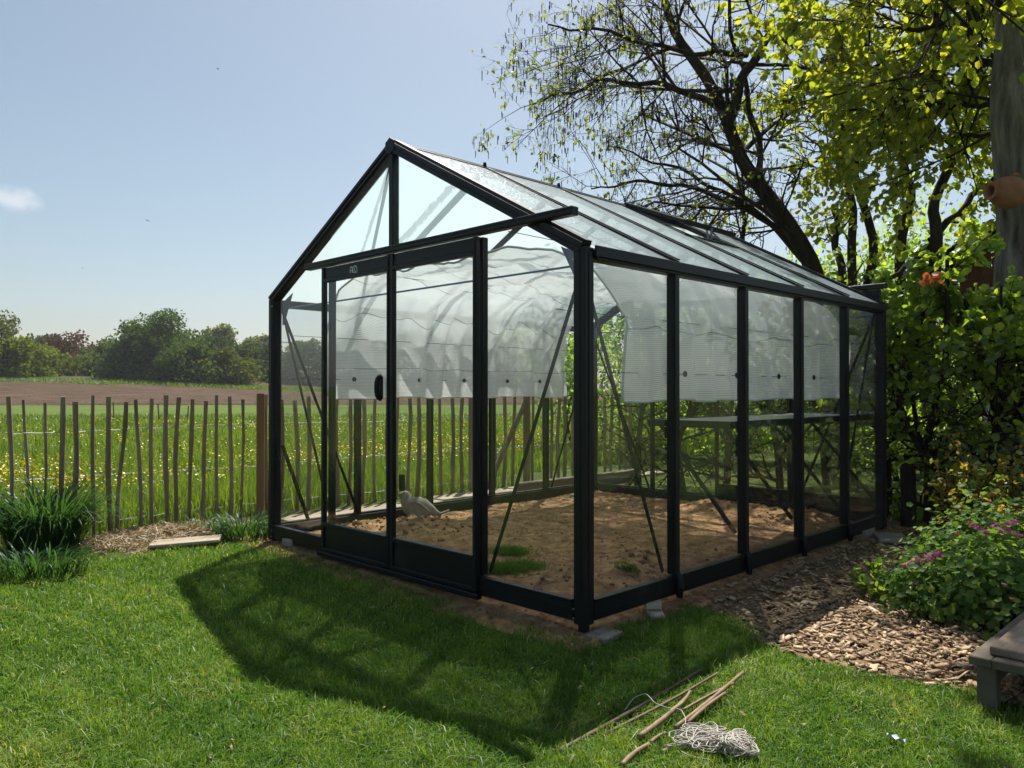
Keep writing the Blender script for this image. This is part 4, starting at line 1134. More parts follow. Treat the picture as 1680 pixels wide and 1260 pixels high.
def sprout(P, R, S, lines, rg, count, L_, t0=.25, bias=None, spread=1.1, lev=1):
    for _ in range(count):
        t = rg.uniform(t0, 1); i = int(t * (len(P) - 1)); d = P[min(i + 1, len(P) - 1)] - P[max(i - 1, 0)]; d /= np.linalg.norm(d)
        ax = rg.normal(0, 1, 3)
        if bias is not None: ax += np.array(bias)
        ax -= d * (ax @ d) * .8; ax /= np.linalg.norm(ax)
        an = rg.normal(spread, .2)
        grow(P[i].copy(), d * math.cos(an) + ax * math.sin(an), L_ * rg.uniform(.6, 1.2) * (1.2 - .5 * t), min(R[i] * .55, .05), lev, S, lines, rg)

# alder leaning over the greenhouse: dark twiggy crown with hanging catkins
rg = np.random.default_rng(21)
S_ald = dict(max=4, seg=[.5, .34, .20, .15, .13], wob=[.05, .10, .15, .2, .2], up=[0, .01, -.02, -.03, -.04], taper=.35, bare=[.2, .15, .12, .1, .1], kids=[6, 6.5, 5.5, 4.2, 0], angle=[.9, .8, .75, .7, .6], len=[.6, .58, .55, .5, .4], rk=[.5, .45, .5, .6, .6])
al = []
Y0 = 11.5
P1, R1 = limb([(1372, 800), (1362, 560), (1340, 462), (1300, 385), (1243, 290), (1190, 205), (1140, 110), (1100, 20), (1060, -90)], Y0, .165, .045, 26)
al.append((0, P1, R1))
P2, R2 = limb([(1192, 205), (1215, 150), (1222, 110), (1262, 62), (1300, 30), (1345, 0), (1400, -60)], Y0 - .3, .075, .04, 18); al.append((0, P2, R2))
P3, R3 = limb([(1225, 90), (1180, 85), (1120, 90), (1040, 60), (960, 50), (900, 40)], Y0 - .5, .045, .010, 18, Ys=[11, 10.8, 10.5, 10.1, 9.8, 9.6]); al.append((0, P3, R3))
P4, R4 = limb([(1170, 170), (1100, 140), (1010, 130), (930, 150), (880, 170)], Y0, .05, .01, 16, Ys=[11.4, 11, 10.6, 10.3, 10.1]); al.append((0, P4, R4))
P5, R5 = limb([(1330, 440), (1250, 350), (1160, 300), (1080, 265), (1000, 240)], Y0, .05, .010, 18, Ys=[11.5, 11.8, 12.1, 12.3, 12.5]); al.append((0, P5, R5))
P6, R6 = limb([(1290, 380), (1200, 330), (1110, 300), (1030, 300), (970, 310)], Y0, .045, .010, 18, Ys=[11.5, 11.3, 11.1, 11, 11]); al.append((0, P6, R6))
P7, R7 = limb([(1250, 300), (1240, 200), (1200, 60), (1190, -60)], Y0, .05, .02, 14); al.append((0, P7, R7))
for (P_, R_, c_, L_) in ((P1, R1, 9, 2.0), (P2, R2, 5, 1.8), (P3, R3, 13, 1.6), (P4, R4, 12, 1.6), (P5, R5, 12, 1.7), (P6, R6, 12, 1.7), (P7, R7, 5, 1.6)):
    sprout(P_, R_, S_ald, al, rg, c_, L_, t0=.30 if P_ is P1 else .15, bias=(-.35, -.1, .05))
make_tree('alder_tree', 'leaning dark alder with hanging catkins and few leaves behind the roof', al, M['alder_leaf'], (3, 4), 1.9, .055, 5, M['bark_dark'], M['twig'], catkins=1.5, nsides=(10, 3), droop=.5, gap=.35)

# big tree at the right edge, broad yellow-green leaves sweeping left
rg = np.random.default_rng(33)
S_lime = dict(max=3, seg=[.5, .35, .20, .14], wob=[.05, .09, .14, .18], up=[0, .0, -.03, -.03], taper=.35, bare=[.2, .12, .1, .1], kids=[6, 7, 6.0, 0], angle=[.9, .75, .7, .6], len=[.6, .5, .5, .4], rk=[.5, .5, .5, .6])
li = []
TY = 7.9
P1, R1 = limb([(1690, 830), (1684, 600), (1680, 460), (1672, 380), (1664, 240), (1658, 120), (1660, 0), (1662, -200), (1650, -420)], TY, .29, .14, 30)
R1 = np.concatenate([np.linspace(.30, .215, 12), np.linspace(.21, .10, 18)])
li.append((0, P1, R1))
specs = [([(1655, 165), (1600, 175), (1520, 165), (1440, 175), (1370, 185)], [7.9, 8.6, 9.3, 9.9, 10.4], .05),
         ([(1655, 60), (1580, 40), (1490, 50), (1400, 40), (1320, 30)], [7.9, 8.5, 9.1, 9.7, 10.2], .06),
         ([(1660, -80), (1570, -90), (1460, -70), (1350, -60), (1240, -40)], [7.9, 8.4, 9.0, 9.6, 10.0], .07),
         ([(1660, -200), (1560, -230), (1440, -220), (1320, -200), (1200, -150)], [7.9, 7.5, 7.0, 6.6, 6.3], .07),
         ([(1655, 100), (1590, 110), (1500, 105), (1420, 110), (1340, 100)], [7.9, 8.8, 9.8, 10.8, 11.6], .05),
         ([(1660, 200), (1600, 230), (1530, 220), (1460, 235), (1400, 240)], [7.9, 8.9, 9.9, 10.8, 11.4], .04),
         ([(1655, 120), (1560, 70), (1450, 80), (1330, 120), (1230, 110)], [7.9, 9.2, 10.4, 11.4, 12.0], .05),
         ([(1660, -150), (1720, -180), (1800, -190), (1900, -200)], [7.9, 7.6, 7.2, 6.9], .07),
         ([(1660, -300), (1650, -380), (1620, -470), (1590, -560)], [7.9, 7.4, 6.9, 6.5], .08),
         ([(1660, -100), (1700, -160), (1720, -230), (1700, -300)], [7.9, 7.2, 6.4, 5.8], .07),
         ([(1658, 20), (1620, -20), (1560, -60), (1480, -110)], [7.9, 7.2, 6.5, 6.0], .06),
         ([(1650, -420), (1520, -560), (1380, -640), (1220, -680), (1060, -690)], [7.9, 8.0, 8.0, 8.0, 8.1], .08),
         ([(1650, -400), (1560, -640), (1420, -800), (1260, -880)], [7.9, 8.2, 8.4, 8.6], .08)]
for pth, ys_, r_ in specs:
    P_, R_ = limb(pth, TY, r_ * .8, .012, 16, Ys=ys_); li.append((1, P_, R_))
    sprout(P_, R_, S_lime, li, rg, 5 if min(p_[1] for p_ in pth) < -150 else 17, 1.45, t0=.10)
make_tree('lime_tree', 'tall grey trunk at the right edge under broad yellow green leaves', li, M['lime_leaf'], (2, 3), 14, .088, 6, M['bark'], M['twig'], nsides=(20, 3), droop=.55, gap=.14, tint_mu=.70)

# thinner trees standing behind the hedge
S_thin = dict(max=3, seg=[.5, .3, .18, .12], wob=[.05, .1, .16, .2], up=[0, .05, .02, .0], taper=.3, bare=[.2, .15, .1, .1], kids=[5, 5, 4.5, 0], angle=[.8, .7, .7, .6], len=[.6, .5, .45, .4], rk=[.5, .5, .5, .6])
thin = [([(1408, 800), (1404, 460), (1394, 330), (1385, 230), (1372, 120), (1350, 20)], 12.5, .12, 'slim dark trunk standing right of the leaning alder', 1.6, 5, .35),
        ([(1425, 800), (1422, 470), (1420, 340), (1412, 210), (1425, 60), (1430, -60)], 13.2, .13, 'straight dark trunk, second right of the leaning alder', 1.5, 6, .45),
        ([(1478, 800), (1482, 430), (1486, 330), (1488, 200), (1490, 60), (1500, -60)], 12.8, .14, 'straight trunk in the middle of the thicket behind the hedge', 1.4, 8, .55),
        ([(1515, 800), (1524, 410), (1545, 310), (1566, 240), (1580, 120), (1600, 0)], 11.8, .15, 'forked dark trunk nearest the hanging clay pot', 1.5, 8, .55),
        ([(1376, 800), (1372, 560), (1378, 420), (1366, 340)], 11.0, .13, 'short broken tree stump between alder and slim trunks', .8, 3, .3),
        ([(1180, 800), (1215, 560), (1230, 470), (1225, 400), (1215, 340)], 14.0, .11, 'thin tree half hidden behind the roof vent', 1.7, 5, .4)]
for i, (pth, Y, r_, lab, L_, pm, tm) in enumerate(thin):
    rg = np.random.default_rng(60 + i); ln_ = []
    P_, R_ = limb(pth, Y, r_ * .68, .035, 22); ln_.append((0, P_, R_)); sprout(P_, R_, S_thin, ln_, rg, 13 if i != 4 else 7, L_, t0=.42)
    if i == 3:
        P2, R2 = limb([(1527, 395), (1580, 340), (1630, 290), (1700, 220)], Y, .06, .03, 12); ln_.append((0, P2, R2)); sprout(P2, R2, S_thin, ln_, rg, 6, 1.0)
        P2, R2 = limb([(1530, 400), (1480, 445), (1440, 470)], Y, .05, .03, 10); ln_.append((0, P2, R2))
    make_tree('thicket_tree', lab, ln_, M['lime_leaf'], (2, 3), pm, .075, 70 + i, M['bark_dark'], M['twig'], group='trees behind the hedge', nsides=(10, 3), gap=.2, tint_mu=tm, hexa=False)

# ------------------------------------------------------------------ hedge along the rear boundary
S_h = dict(max=3, seg=[.2, .12, .08, .06], wob=[.10, .22, .26, .28], up=[.04, .02, .0, 0], taper=.35, bare=[.15, .1, .1, .1], kids=[9, 6.5, 4, 0], angle=[.9, .8, .8, .7], len=[.42, .5, .5, .4], rk=[.5, .55, .6, .6])
def hedge_plant(gx, gy, h, seed, label, dens, r0=.045, topdense=2.2):
    rg = np.random.default_rng(seed); lines = []
    w = g2w(gx, gy); b = np.array([w.x, w.y, float(ground_h(w.x, w.y)) - .03])
    fork = rg.uniform(.30, .55)
    P_ = smooth_path([b, b + [rg.normal(0, .05), rg.normal(0, .05), h * .3], b + [rg.normal(0, .12), rg.normal(0, .1), h * .62], b + [rg.normal(0, .22), rg.normal(0, .2), h]], 16)
    lines.append((0, P_, np.linspace(r0, r0 * .35, 16)))
    for k in range(2):
        i = int(fork * 16); a = rg.uniform(0, 6.28)
        Q = smooth_path([P_[i], P_[i] + [.18 * math.cos(a), .18 * math.sin(a), h * .12], P_[i] + [.34 * math.cos(a), .30 * math.sin(a), h * .36], P_[i] + [.45 * math.cos(a), .4 * math.sin(a), h * .62]], 12)
        lines.append((0, Q, np.linspace(r0 * .6, r0 * .25, 12)))
    for l, P__, R__ in list(lines): sprout(P__, R__, S_h, lines, rg, 15, .62, t0=.12, spread=1.15)
    def keep(P): 
        z = P[:, 2] / h; return rg.uniform(size=len(P)) < np.clip(.16 + (z - .50) * topdense * 1.1, .16, 1)
    return make_tree('hedge_shrub', label, lines, M['hedge_leaf'], (2, 3), dens, .062 if dens < 14 else .074, seed + 1, M['bark_dark'], M['twig'], 'shrub', 'hedge shrubs behind the greenhouse', nsides=(8, 3), gap=.5, crown_name='foliage', extra_keep=keep, hexa=dens >= 14, tint_mu=.5 if dens < 14 else .66)
hed = [(4.75, 3.15, 2.0, 'hedge shrub farthest left behind the rear glass', 11), (4.80, 2.55, 2.0, 'twiggy hedge shrub second from the left behind the rear glass', 11),
       (4.70, 1.95, 2.0, 'hedge shrub seen through the middle rear panes', 10), (4.85, 1.40, 2.0, 'hedge shrub seen behind the shelf', 10), (4.75, .85, 2.1, 'hedge shrub behind the rear door handle', 10),
       (4.70, .30, 2.25, 'hedge shrub just behind the rear right corner post', 28), (4.65, -.15, 2.40, 'leafy multi stemmed hedge shrub right of the rear corner post', 36),
       (4.70, -.55, 2.22, 'hedge shrub with a straight dark stem left of the white pole', 36), (4.60, -.95, 2.08, 'hedge shrub at the right picture edge below the clay pot', 32)]
for i, (gx_, gy_, h_, lab, dn_) in enumerate(hed): hedge_plant(gx_, gy_, h_, 100 + 7 * i, lab, dn_)

# a spray of dead orange leaves caught in the hedge
rg = np.random.default_rng(9)
p = at(1528, 457, 6.3); n = 26
P = np.array(p)[None] + rg.normal(0, 1, (n, 3)) * [.07, .04, .018]
V, F, m = leaf_quads(P, np.tile([.6, -.3, -.3], (n, 1)), rg.uniform(.04, .075, n), rg, .4)
DL = empty('dead_leaf_spray', p); np_mesh('leaves', V - np.array(p)[None], F, M['dead_leaf'], DL, np.repeat(rg.uniform(size=n), m))['kind'] = 'stuff'
tag(DL, 'spray of withered orange leaves caught in the green hedge', 'leaves')

# shrubs and bushes filling the garden behind
def bush(name, px, Y, w, h, n, size, mat, seed, label, z0=None, cat='bush', group='bushes in the garden behind', tint_mu=.5, open_=.0, stems=5):
    rg = np.random.default_rng(seed); c = at(px, 640, Y); zb = float(ground_h(c.x, c.y))
    T = empty(name, (c.x, c.y, zb), 0, label, cat, group)
    # lumpy crown: leaves on and within several overlapping lobes
    k = 14; lob = np.stack([rg.normal(0, .30, k) * w, rg.normal(0, .28, k) * w, h * rg.uniform(.22, .85, k)], 1); lr = rg.uniform(.16, .34, k) * min(w, h)
    i = rg.integers(0, k, n); d = rg.normal(0, 1, (n, 3)); d /= np.linalg.norm(d, axis=1)[:, None]
    P = lob[i] + d * (lr[i] * rg.uniform(.45, 1.05, n) ** .6)[:, None]
    P = P[P[:, 2] > .02]
    V, F, m = leaf_quads(P, np.tile([0, 0, .2], (len(P), 1)), size * rg.uniform(.6, 1.3, len(P)), rg, .1, False)
    np_mesh('foliage', V, F, mat, T, np.repeat(np.clip(rg.normal(tint_mu, .25, len(P)), 0, 1), m))
    ln_ = []
    for s in range(stems):
        q = lob[s % k]; a = rg.normal(0, .1, 2) * w
        ln_.append((smooth_path([(a[0] * .4, a[1] * .4, -.05), (a[0], a[1], q[2] * .4), tuple(q)], 8), np.linspace(.03, .010, 8) * max(1, h / 2.5)))
    V, F = tubes_np(ln_, 6); np_mesh('stem', V, F, M['bark_dark'], T, smooth=True)
    return T
bl = [(960, 14.5, 2.2, 3.0, 'pale bush at the meadow corner seen past the near corner post', .6), (1045, 13.5, 2.0, 2.4, 'rounded bush beyond the rear left glass corner', .5), (1110, 15.5, 2.6, 3.0, 'broad bush behind the alder foot', .45),
      (1200, 14.0, 2.4, 2.6, 'garden bush seen through the second side pane', .5), (1290, 12.6, 2.0, 2.0, 'low bush seen below the shelf through the glass', .6), (1400, 13.8, 2.6, 2.8, 'bright bush behind the rear right post', .6),
      (1480, 10.2, 1.3, 1.2, 'small fresh green bush between the hedge stems', .7), (1545, 12.4, 2.2, 2.8, 'dense bush left of the red shed', .5), (1610, 16.5, 4.2, 5.2, 'tall yellow green bush rising behind the shed roof', .7), (1480, 17.5, 4.5, 4.6, 'tall green thicket far behind the hedge', .6),
      (1330, 18.5, 4.0, 3.6, 'distant green thicket behind the alder trunk', .5)]
for i, (px, Y, w, h, lab, tm) in enumerate(bl):
    bush('garden_bush', px, Y, w, h, int(2600 * (w * h / 6) ** .6 * 1.3), .075 * (Y / 12), M['bush_leaf'], 200 + i, lab, tint_mu=tm)

# ------------------------------------------------------------------ far tree line
far = [(-12, 618, 526, 165, 118, 'far_olive', 'large olive green tree at the left picture edge'), (30, 618, 560, 90, 116, 'far_yellow', 'fresh green tree in front of the large olive one'), (74, 615, 556, 90, 150, 'far_dark', 'dark bluish tree behind the copper one'),
       (116, 616, 553, 105, 140, 'far_brown', 'copper brown thin tree on the far field edge'), (155, 618, 588, 62, 135, 'far_yellow', 'small yellow green bush tree right of the copper tree'), (190, 624, 566, 95, 128, 'far_green', 'mid green tree left of the tallest one'),
       (258, 634, 520, 150, 120, 'far_green', 'tallest green tree in the middle of the field edge'), (222, 632, 560, 90, 118, 'far_dark', 'dark lower tree at the tall tree left foot'), (318, 634, 572, 100, 118, 'far_green', 'rounded green tree right of the tallest one'),
       (358, 630, 540, 95, 175, 'far_pale', 'pale green distant tree rising behind the hedgerow'), (365, 634, 580, 90, 118, 'far_olive', 'olive hedgerow tree below the pale one'), (424, 625, 556, 80, 180, 'far_pale', 'pale distant tree beside the railway mast'),
       (440, 626, 570, 90, 150, 'far_dark', 'dark tree just left of the greenhouse post'), (505, 628, 566, 90, 140, 'far_green', 'green far tree seen through the left front pane'), (580, 630, 560, 110, 150, 'far_olive', 'olive far tree seen behind the left sliding door'),
       (680, 630, 556, 130, 150, 'far_green', 'green far tree seen behind the right sliding door'), (790, 632, 560, 130, 150, 'far_green', 'green far tree behind the front right pane'), (890, 632, 556, 120, 150, 'far_olive', 'olive far tree behind the near corner pane'),
       (170, 622, 578, 120, 145, 'far_dark', 'dark low tree closing the gap left of the tall green one'), (300, 632, 552, 120, 130, 'far_green', 'green shoulder tree behind the tallest one'), (340, 632, 562, 120, 140, 'far_dark', 'dark green tree below the pale distant one'), (395, 630, 572, 90, 145, 'far_green', 'green bushy tree left of the railway mast'), (235, 628, 540, 110, 135, 'far_green', 'broad green tree just behind the tallest one'), (60, 618, 575, 100, 122, 'far_yellow', 'low fresh green bush below the dark bluish tree')]
S_far = None
for i, (px, pb, pt, wpx, Y, mk, lab) in enumerate(far):
    rg = np.random.default_rng(300 + i)
    c = at(px, pb, Y); zb = float(ground_h(c.x, c.y)); zt = at(px, pt, Y).z; h = zt - zb; w = wpx / FPX * Y * 1.18
    T = empty('field_tree', (c.x, c.y, zb), 0, lab, 'tree', 'trees along the far edge of the field')
    k = 34
    th = rg.uniform(0, 1, k) ** .85; zz = h * (.07 + .85 * th); env = np.sqrt(np.clip(1 - (th * 1.02 - .30) ** 2 / .56, .05, 1))
    lob = np.stack([rg.uniform(-.40, .40, k) * w * env, rg.uniform(-.35, .35, k) * w * env, zz], 1); lr = rg.uniform(.11, .22, k) * w * (1.1 - .40 * th)
    lob[0] = (0, 0, h * .88); lob[1] = (w * .10, 0, h * .93); lob[2] = (-w * .13, 0, h * .86); lr[:3] = .12 * w; lob[3:10, 2] = h * rg.uniform(.06, .22, 7); lob[3:10, 0] = np.linspace(-.42, .42, 7) * w; lr[3:10] = .13 * w
    n = int(7600 * (.55 if mk == 'far_brown' else 1))
    ii_ = rg.integers(0, k, n); d = rg.normal(0, 1, (n, 3)); d /= np.linalg.norm(d, axis=1)[:, None]
    P = lob[ii_] + d * (lr[ii_] * rg.uniform(.3, 1.12, n) ** .5)[:, None]; P = P[(P[:, 2] > .1)]
    V, F, m = leaf_quads(P, np.tile([0, 0, .2], (len(P), 1)), .47 * (Y / 120) * rg.uniform(.5, 1.3, len(P)), rg, .1, False)
    tn = np.clip(.35 + .18 * rg.normal(size=len(P)) + .22 * (ii_[:0].size == 0) * 0 + .2 * (rg.uniform(size=k)[ii_[:len(P)]] - .5), 0, 1)
    np_mesh('crown', V, F, M[mk], T, np.repeat(tn, m))
    ln_ = [(smooth_path([(0, 0, -.3), (w * .02, 0, h * .35), (0, 0, h * .8)], 8), np.linspace(.02 * h + .05, .05, 8))]
    for q in lob[3:11]: ln_.append((smooth_path([(0, 0, h * .25), tuple(q * [.6, .6, .8]), tuple(q)], 6), np.linspace(.12, .04, 6)))
    V, F = tubes_np(ln_, 6); np_mesh('trunk', V, F, M['bark_dark'], T, smooth=True)

# rough verge and hedge foot along the field edge
def fringe(name, label, pxs, pb, Y, hmin, hmax, mat, n, seed, cat='grass', tint=(.2, .9), wd=.10):
    rg = np.random.default_rng(seed)
    px = rg.uniform(pxs[0], pxs[1], n); y_ = Y + rg.uniform(-5, 5, n); x_ = (px - 840) / FPX * y_
    P = np.stack([x_, y_, ground_h(x_, y_) - .05], 1)
    o = blades(name, P, rg.uniform(hmin, hmax, n), np.full(n, wd) * rg.uniform(.6, 1.4, n), .5, M[mat], rg.uniform(*tint, n), rng=rg)
    return tag(o, label, cat, kind='stuff')
fringe('verge_grass', 'pale tall grass strip along the top of the ploughed field', (-200, 175), 0, 112,   .25, .7, 'puff', 5000, 1, tint=(0, .4), wd=.05)
fringe('verge_weeds', 'green weeds along the top of the ploughed field', (-200, 190), 0, 111, .3, .8, 'meadow', 7000, 2, tint=(0, .6), wd=.10)
fringe('bank_grass', 'green grassy bank below the hedgerow', (170, 960), 0, 114, .25, .9, 'meadow', 16000, 3, tint=(0, .5), wd=.10)
fringe('ditch_grass', 'rough grass line between meadow and crop strip', (-300, 1000), 0, 29, .12, .34, 'meadow', 15000, 4, tint=(0, .5), wd=.05)

# railway mast with its arm and wires
MA = empty('railway_mast', at(405, 634, 150), 0, 'thin railway mast with a horizontal arm above the far trees', 'mast')
zt = at(405, 560, 150).z - MA.location.z
MB().tube([(0, 0, -.5), (0, 0, zt + .2)], .13, 8).build('pole', M['mast'], MA)
MB().bar((-.3, 0, zt), (9.5, 0, zt - .2), .14, .14).build('arm', M['mast'], MA)
MB().bar((.1, 0, zt - 1.6), (3.5, 0, zt - .12), .08, .08).build('stay', M['mast'], MA)
for k, dz in enumerate((-.6, .2)):
    pts = [(x, 2 + 0 * x, zt + dz - 1.0 * (1 - ((x - 4) / 30) ** 2) * .4) for x in np.linspace(-4, 60, 14)]
    MB().tube(pts, .03, 4).build('overhead_wire', M['mast'], MA)
for k, (px, pt, pb, lab) in enumerate(((187, 662, 690, 'leftmost thin stake in the meadow behind the fence'), (262, 665, 694, 'middle thin stake in the meadow behind the fence'), (307, 668, 690, 'short leaning stake in the meadow nearest the greenhouse'))):
    p = gnd(px, pb + 6, -.1); h = at(px, pt, p.y).z + .1
    m = MB(); m.tube([(0, 0, -.1), (rnd.uniform(-.1, .1) * h, 0, h)], [.03, .022], 6)
    o = m.build('meadow_stake', M['pale']); o.location = (p.x, p.y, float(ground_h(p.x, p.y))); tag(o, lab, 'stake', 'stakes in the meadow')

# ------------------------------------------------------------------ shed and leaning pole behind the hedge
SD = empty('garden_shed', at(1668, 700, 13.5), math.radians(-31), 'red brown board shed with dark gable roof behind the hedge', 'shed')
SD.location.z = float(ground_h(SD.location.x, SD.location.y))
sw, eh, rh = 2.3, 3.10, 4.10
def sh(name, fn, mat): m = MB(); fn(m); return m.build(name, mat, SD)
zoff = 0.0
eave = at(1587, 408, 13.5).z - SD.location.z; peak = at(1645, 348, 13.5).z - SD.location.z
hw = .92
def roofline(u): return peak - (peak - eave) * abs(u) / hw * .92 - .05
k = -hw + .08
i_ = 0
while k < 2.2:
    u = k - .15; w_ = .115
    zt_ = roofline(max(min(u, hw * 2.2), -hw)) if u < .55 else peak - .12 - (u - .55) * .3
    zt2 = roofline(u + w_) if u + w_ < .55 else peak - .12 - (u + w_ - .55) * .3
    m = MB(); m.add([(k, 0, 0), (k + w_, 0, 0), (k + w_, 0, zt2), (k, 0, zt_), (k, .022, 0), (k + w_, .022, 0), (k + w_, .022, zt2), (k, .022, zt_)],
                    [(0, 1, 2, 3), (7, 6, 5, 4), (0, 4, 5, 1), (1, 5, 6, 2), (2, 6, 7, 3), (3, 7, 4, 0)])
    m.build('board', M['shed'], SD); k += w_ + .007; i_ += 1
sh('wall', lambda m: (m.box(-hw + .10, -hw + .14, .025, 3.0, 0, eave - .1), m.box(-hw + .14, 2.2, 2.96, 3.0, 0, eave)), M['shed'])
sh('roof', lambda m: (m.bar((-hw - .12, -.25, eave - .06), (.16, -.25, peak), .06, .16, (0, 0, 1)), m.add([(-hw - .12, -.22, eave), (.16, -.22, peak + .08), (.16, 3.2, peak + .08), (-hw - .12, 3.2, eave), (-hw - .12, -.22, eave - .06), (.16, -.22, peak + .02), (.16, 3.2, peak + .02), (-hw - .12, 3.2, eave - .06)],
    [(0, 1, 2, 3), (7, 6, 5, 4), (0, 4, 5, 1), (1, 5, 6, 2), (2, 6, 7, 3), (3, 7, 4, 0)]), m.bar((.16, -.25, peak), (2.6, -.25, peak - .45), .06, .16), m.add([(.17, -.22, peak + .08), (2.6, -.22, peak - .37), (2.6, 3.2, peak - .37), (.17, 3.2, peak + .08), (.17, -.22, peak + .02), (2.6, -.22, peak - .43), (2.6, 3.2, peak - .43), (.17, 3.2, peak + .02)],
    [(0, 1, 2, 3), (7, 6, 5, 4), (0, 4, 5, 1), (1, 5, 6, 2), (2, 6, 7, 3), (3, 7, 4, 0)])), M['roofing'])
p0, p1 = at(1624, 652, 8.6), at(1644, 556, 8.6)
p0b = p0 + (p0 - p1) * 2.0
o = MB().tube([p0b, p0, p1], .017, 8).build('leaning_pole', M['cloth']); tag(o, 'white pole leaning behind the hedge near the shed', 'pole')
# short weathered posts at the hedge foot
for k, (px, pt, pb, w_, lab) in enumerate(((1490, 765, 868, 24, 'rough round post right of the rear greenhouse corner'), (1537, 745, 862, 40, 'dark thick stump post in the middle of the hedge foot'))):
    p = gnd(px, pb, -.06); h = at(px, pt, p.y).z - p.z; r_ = w_ / 2 / FPX * p.y
    o = MB().tube([(0, 0, -.05), (.005, 0, h * .5), (0, .005, h - .01), (0, 0, h)], [r_, r_ * .97, r_ * .98, r_ * .85], 12).build('hedge_post', M['bark_dark'], None, False)
    o.location = p; tag(o, lab, 'post')

# ------------------------------------------------------------------ clay pot hung on the trunk
PT = empty('clay_pot', at(1655, 316, 7.55), 0, 'round terracotta pot hanging sideways on the right trunk', 'pot')
mouth = (at(1618, 313, 7.50) - PT.location); axis = mouth.normalized()
u_ = np.linspace(-.19, .215, 20)
rr_ = [(.155 * math.sqrt(max(0.0, 1 - ((x - .0) / .192) ** 2)) if x < .150 else .064 + .018 * ((x - .150) / .065)) for x in u_]
rr_[0] = .02
bodyp = [axis * x for x in u_]
m = MB(); m.tube(bodyp, rr_, 24, cap=False); m.tube([axis * .215, axis * .214, axis * .16, axis * .10], [.082, .058, .050, .052], 24, cap=False); m.disc(axis * -.188, axis, .03, .01, 16)
m.build('body', M['terracotta'], PT, True)
MB().disc(axis * .105, axis, .050, .004, 20).build('painted_mouth_shade', M['rubber'], PT)  # black disc across the neck paints the shade inside the hollow pot
m = MB(); m.tube([(.05, .01, .13), (.075, .03, .185), (.12, .06, .195), (.15, .08, .15)], .018, 8); m.build('lug', M['terracotta'], PT, True)
m = MB(); m.tube([(.10, .05, .20), (.20, .16, .21), (.28, .22, .21)], .006, 6); m.build('hook', M['mast'], PT, True)

# ------------------------------------------------------------------ stone bird inside the greenhouse
bp_ = gnd(688, 850, .04); bgx, bgy = w2g(bp_.x, bp_.y)
BD = empty('stone_bird', (bp_.x, bp_.y, float(soil_h(np.array(bgx), np.array(bgy))) - .015), math.radians(-4), 'grey stone dove ornament sitting on the earth behind the doors', 'ornament')
sp = [(.185, .040), (.150, .050), (.10, .075), (.04, .098), (-.03, .108), (-.085, .128), (-.110, .165), (-.115, .195), (-.122, .222), (-.128, .243)]
rb = [.022, .030, .052, .080, .092, .080, .056, .044, .038, .016]
m = MB(); m.tube([(x, 0, z) for x, z in sp], rb, 18, squash=1.0)
m.v = [(x, y * .82, max(z, .0)) for x, y, z in m.v]
m.build('body', M['stone'], BD, True)
MB().tube([(-.145, 0, .222), (-.165, 0, .214), (-.188, 0, .205)], [.014, .010, .003], 8).build('beak', M['stone'], BD, True)
for s in (1, -1):
    t_ = np.linspace(0, 2 * math.pi, 21)
    ring = [(.015 + .090 * math.cos(a) * (1 - .10 * math.cos(a)), s * -.078 * (1 - .3 * (math.cos(a) > .6) * (math.cos(a) - .6)), .098 + (.052 * math.sin(a)) * (1 - .45 * math.cos(a)) - .02 * math.cos(a)) for a in t_]
    w_ = MB().tube(ring, .008, 8, cap=False).build('wing_rim', M['stone'], BD, True)
    MB().add([(x_ * .96, y_ * .985, z_) for x_, y_, z_ in ring[:-1]], [tuple(range(20)) if s > 0 else tuple(range(19, -1, -1))]).build('wing', M['stone'], w_)
MB().tube([(.15, 0, .05), (.20, 0, .062), (.25, 0, .085)], [.028, .026, .020], 8, squash=.4).build('tail', M['stone'], BD, True)
for s in (1, -1): MB().tube([(-.130, s * .030, .226), (-.130, s * .033, .226)], .005, 8).build('eye', M['rubber'], BD)

# ------------------------------------------------------------------ blocks under the base rails
def block(px, py, sx, sy, sz, rz, lab, name='paving_block', z=-.06, sink=.01, mat=None, tilt=0):
    p = gnd(px, py, z); o = MB().bbox(-sx / 2, sx / 2, -sy / 2, sy / 2, 0, sz, .006).build(name, mat or M['concrete'])
    o.location = (p.x, p.y, float(ground_h(p.x, p.y)) - sink); o.rotation_euler = (tilt, 0, GROT + rz); return tag(o, lab, 'block', 'blocks propping the greenhouse base')
block(480, 903, .12, .10, .075, .3, 'pale stone block under the left front corner of the greenhouse', sink=.0)
block(624, 934, .10, .24, .045, .05, 'flat grey slab under the front rail below the door handle', sink=.0)
block(858, 1000, .08, .20, .04, .0, 'thin grey slab under the front rail near the right pane', sink=.0)
block(1075, 1010, .16, .08, .035, .75, 'lower of the two stacked pale bricks under the side rail', 'brick', sink=-.01, mat=M['pale_brick'])
block(1070, 1003, .16, .085, .035, .70, 'upper of the two stacked pale bricks under the side rail', 'brick', sink=-.047, mat=M['pale_brick'])
block(992, 1043, .16, .12, .03, .1, 'mossy grey footing slab under the near corner leg', sink=.0, mat=M['stone'])
block(1415, 884, .24, .13, .075, .1, 'whitish block under the side rail close to the rear corner', sink=.0)
block(1462, 890, .34, .22, .03, .5, 'flat grey slab on the chips behind the rear right corner', sink=-.015)
block(945, 818, .14, .10, .06, .4, 'pale stone on the earth by the rear left rail inside', 'stone_block', z=0, sink=-.03)

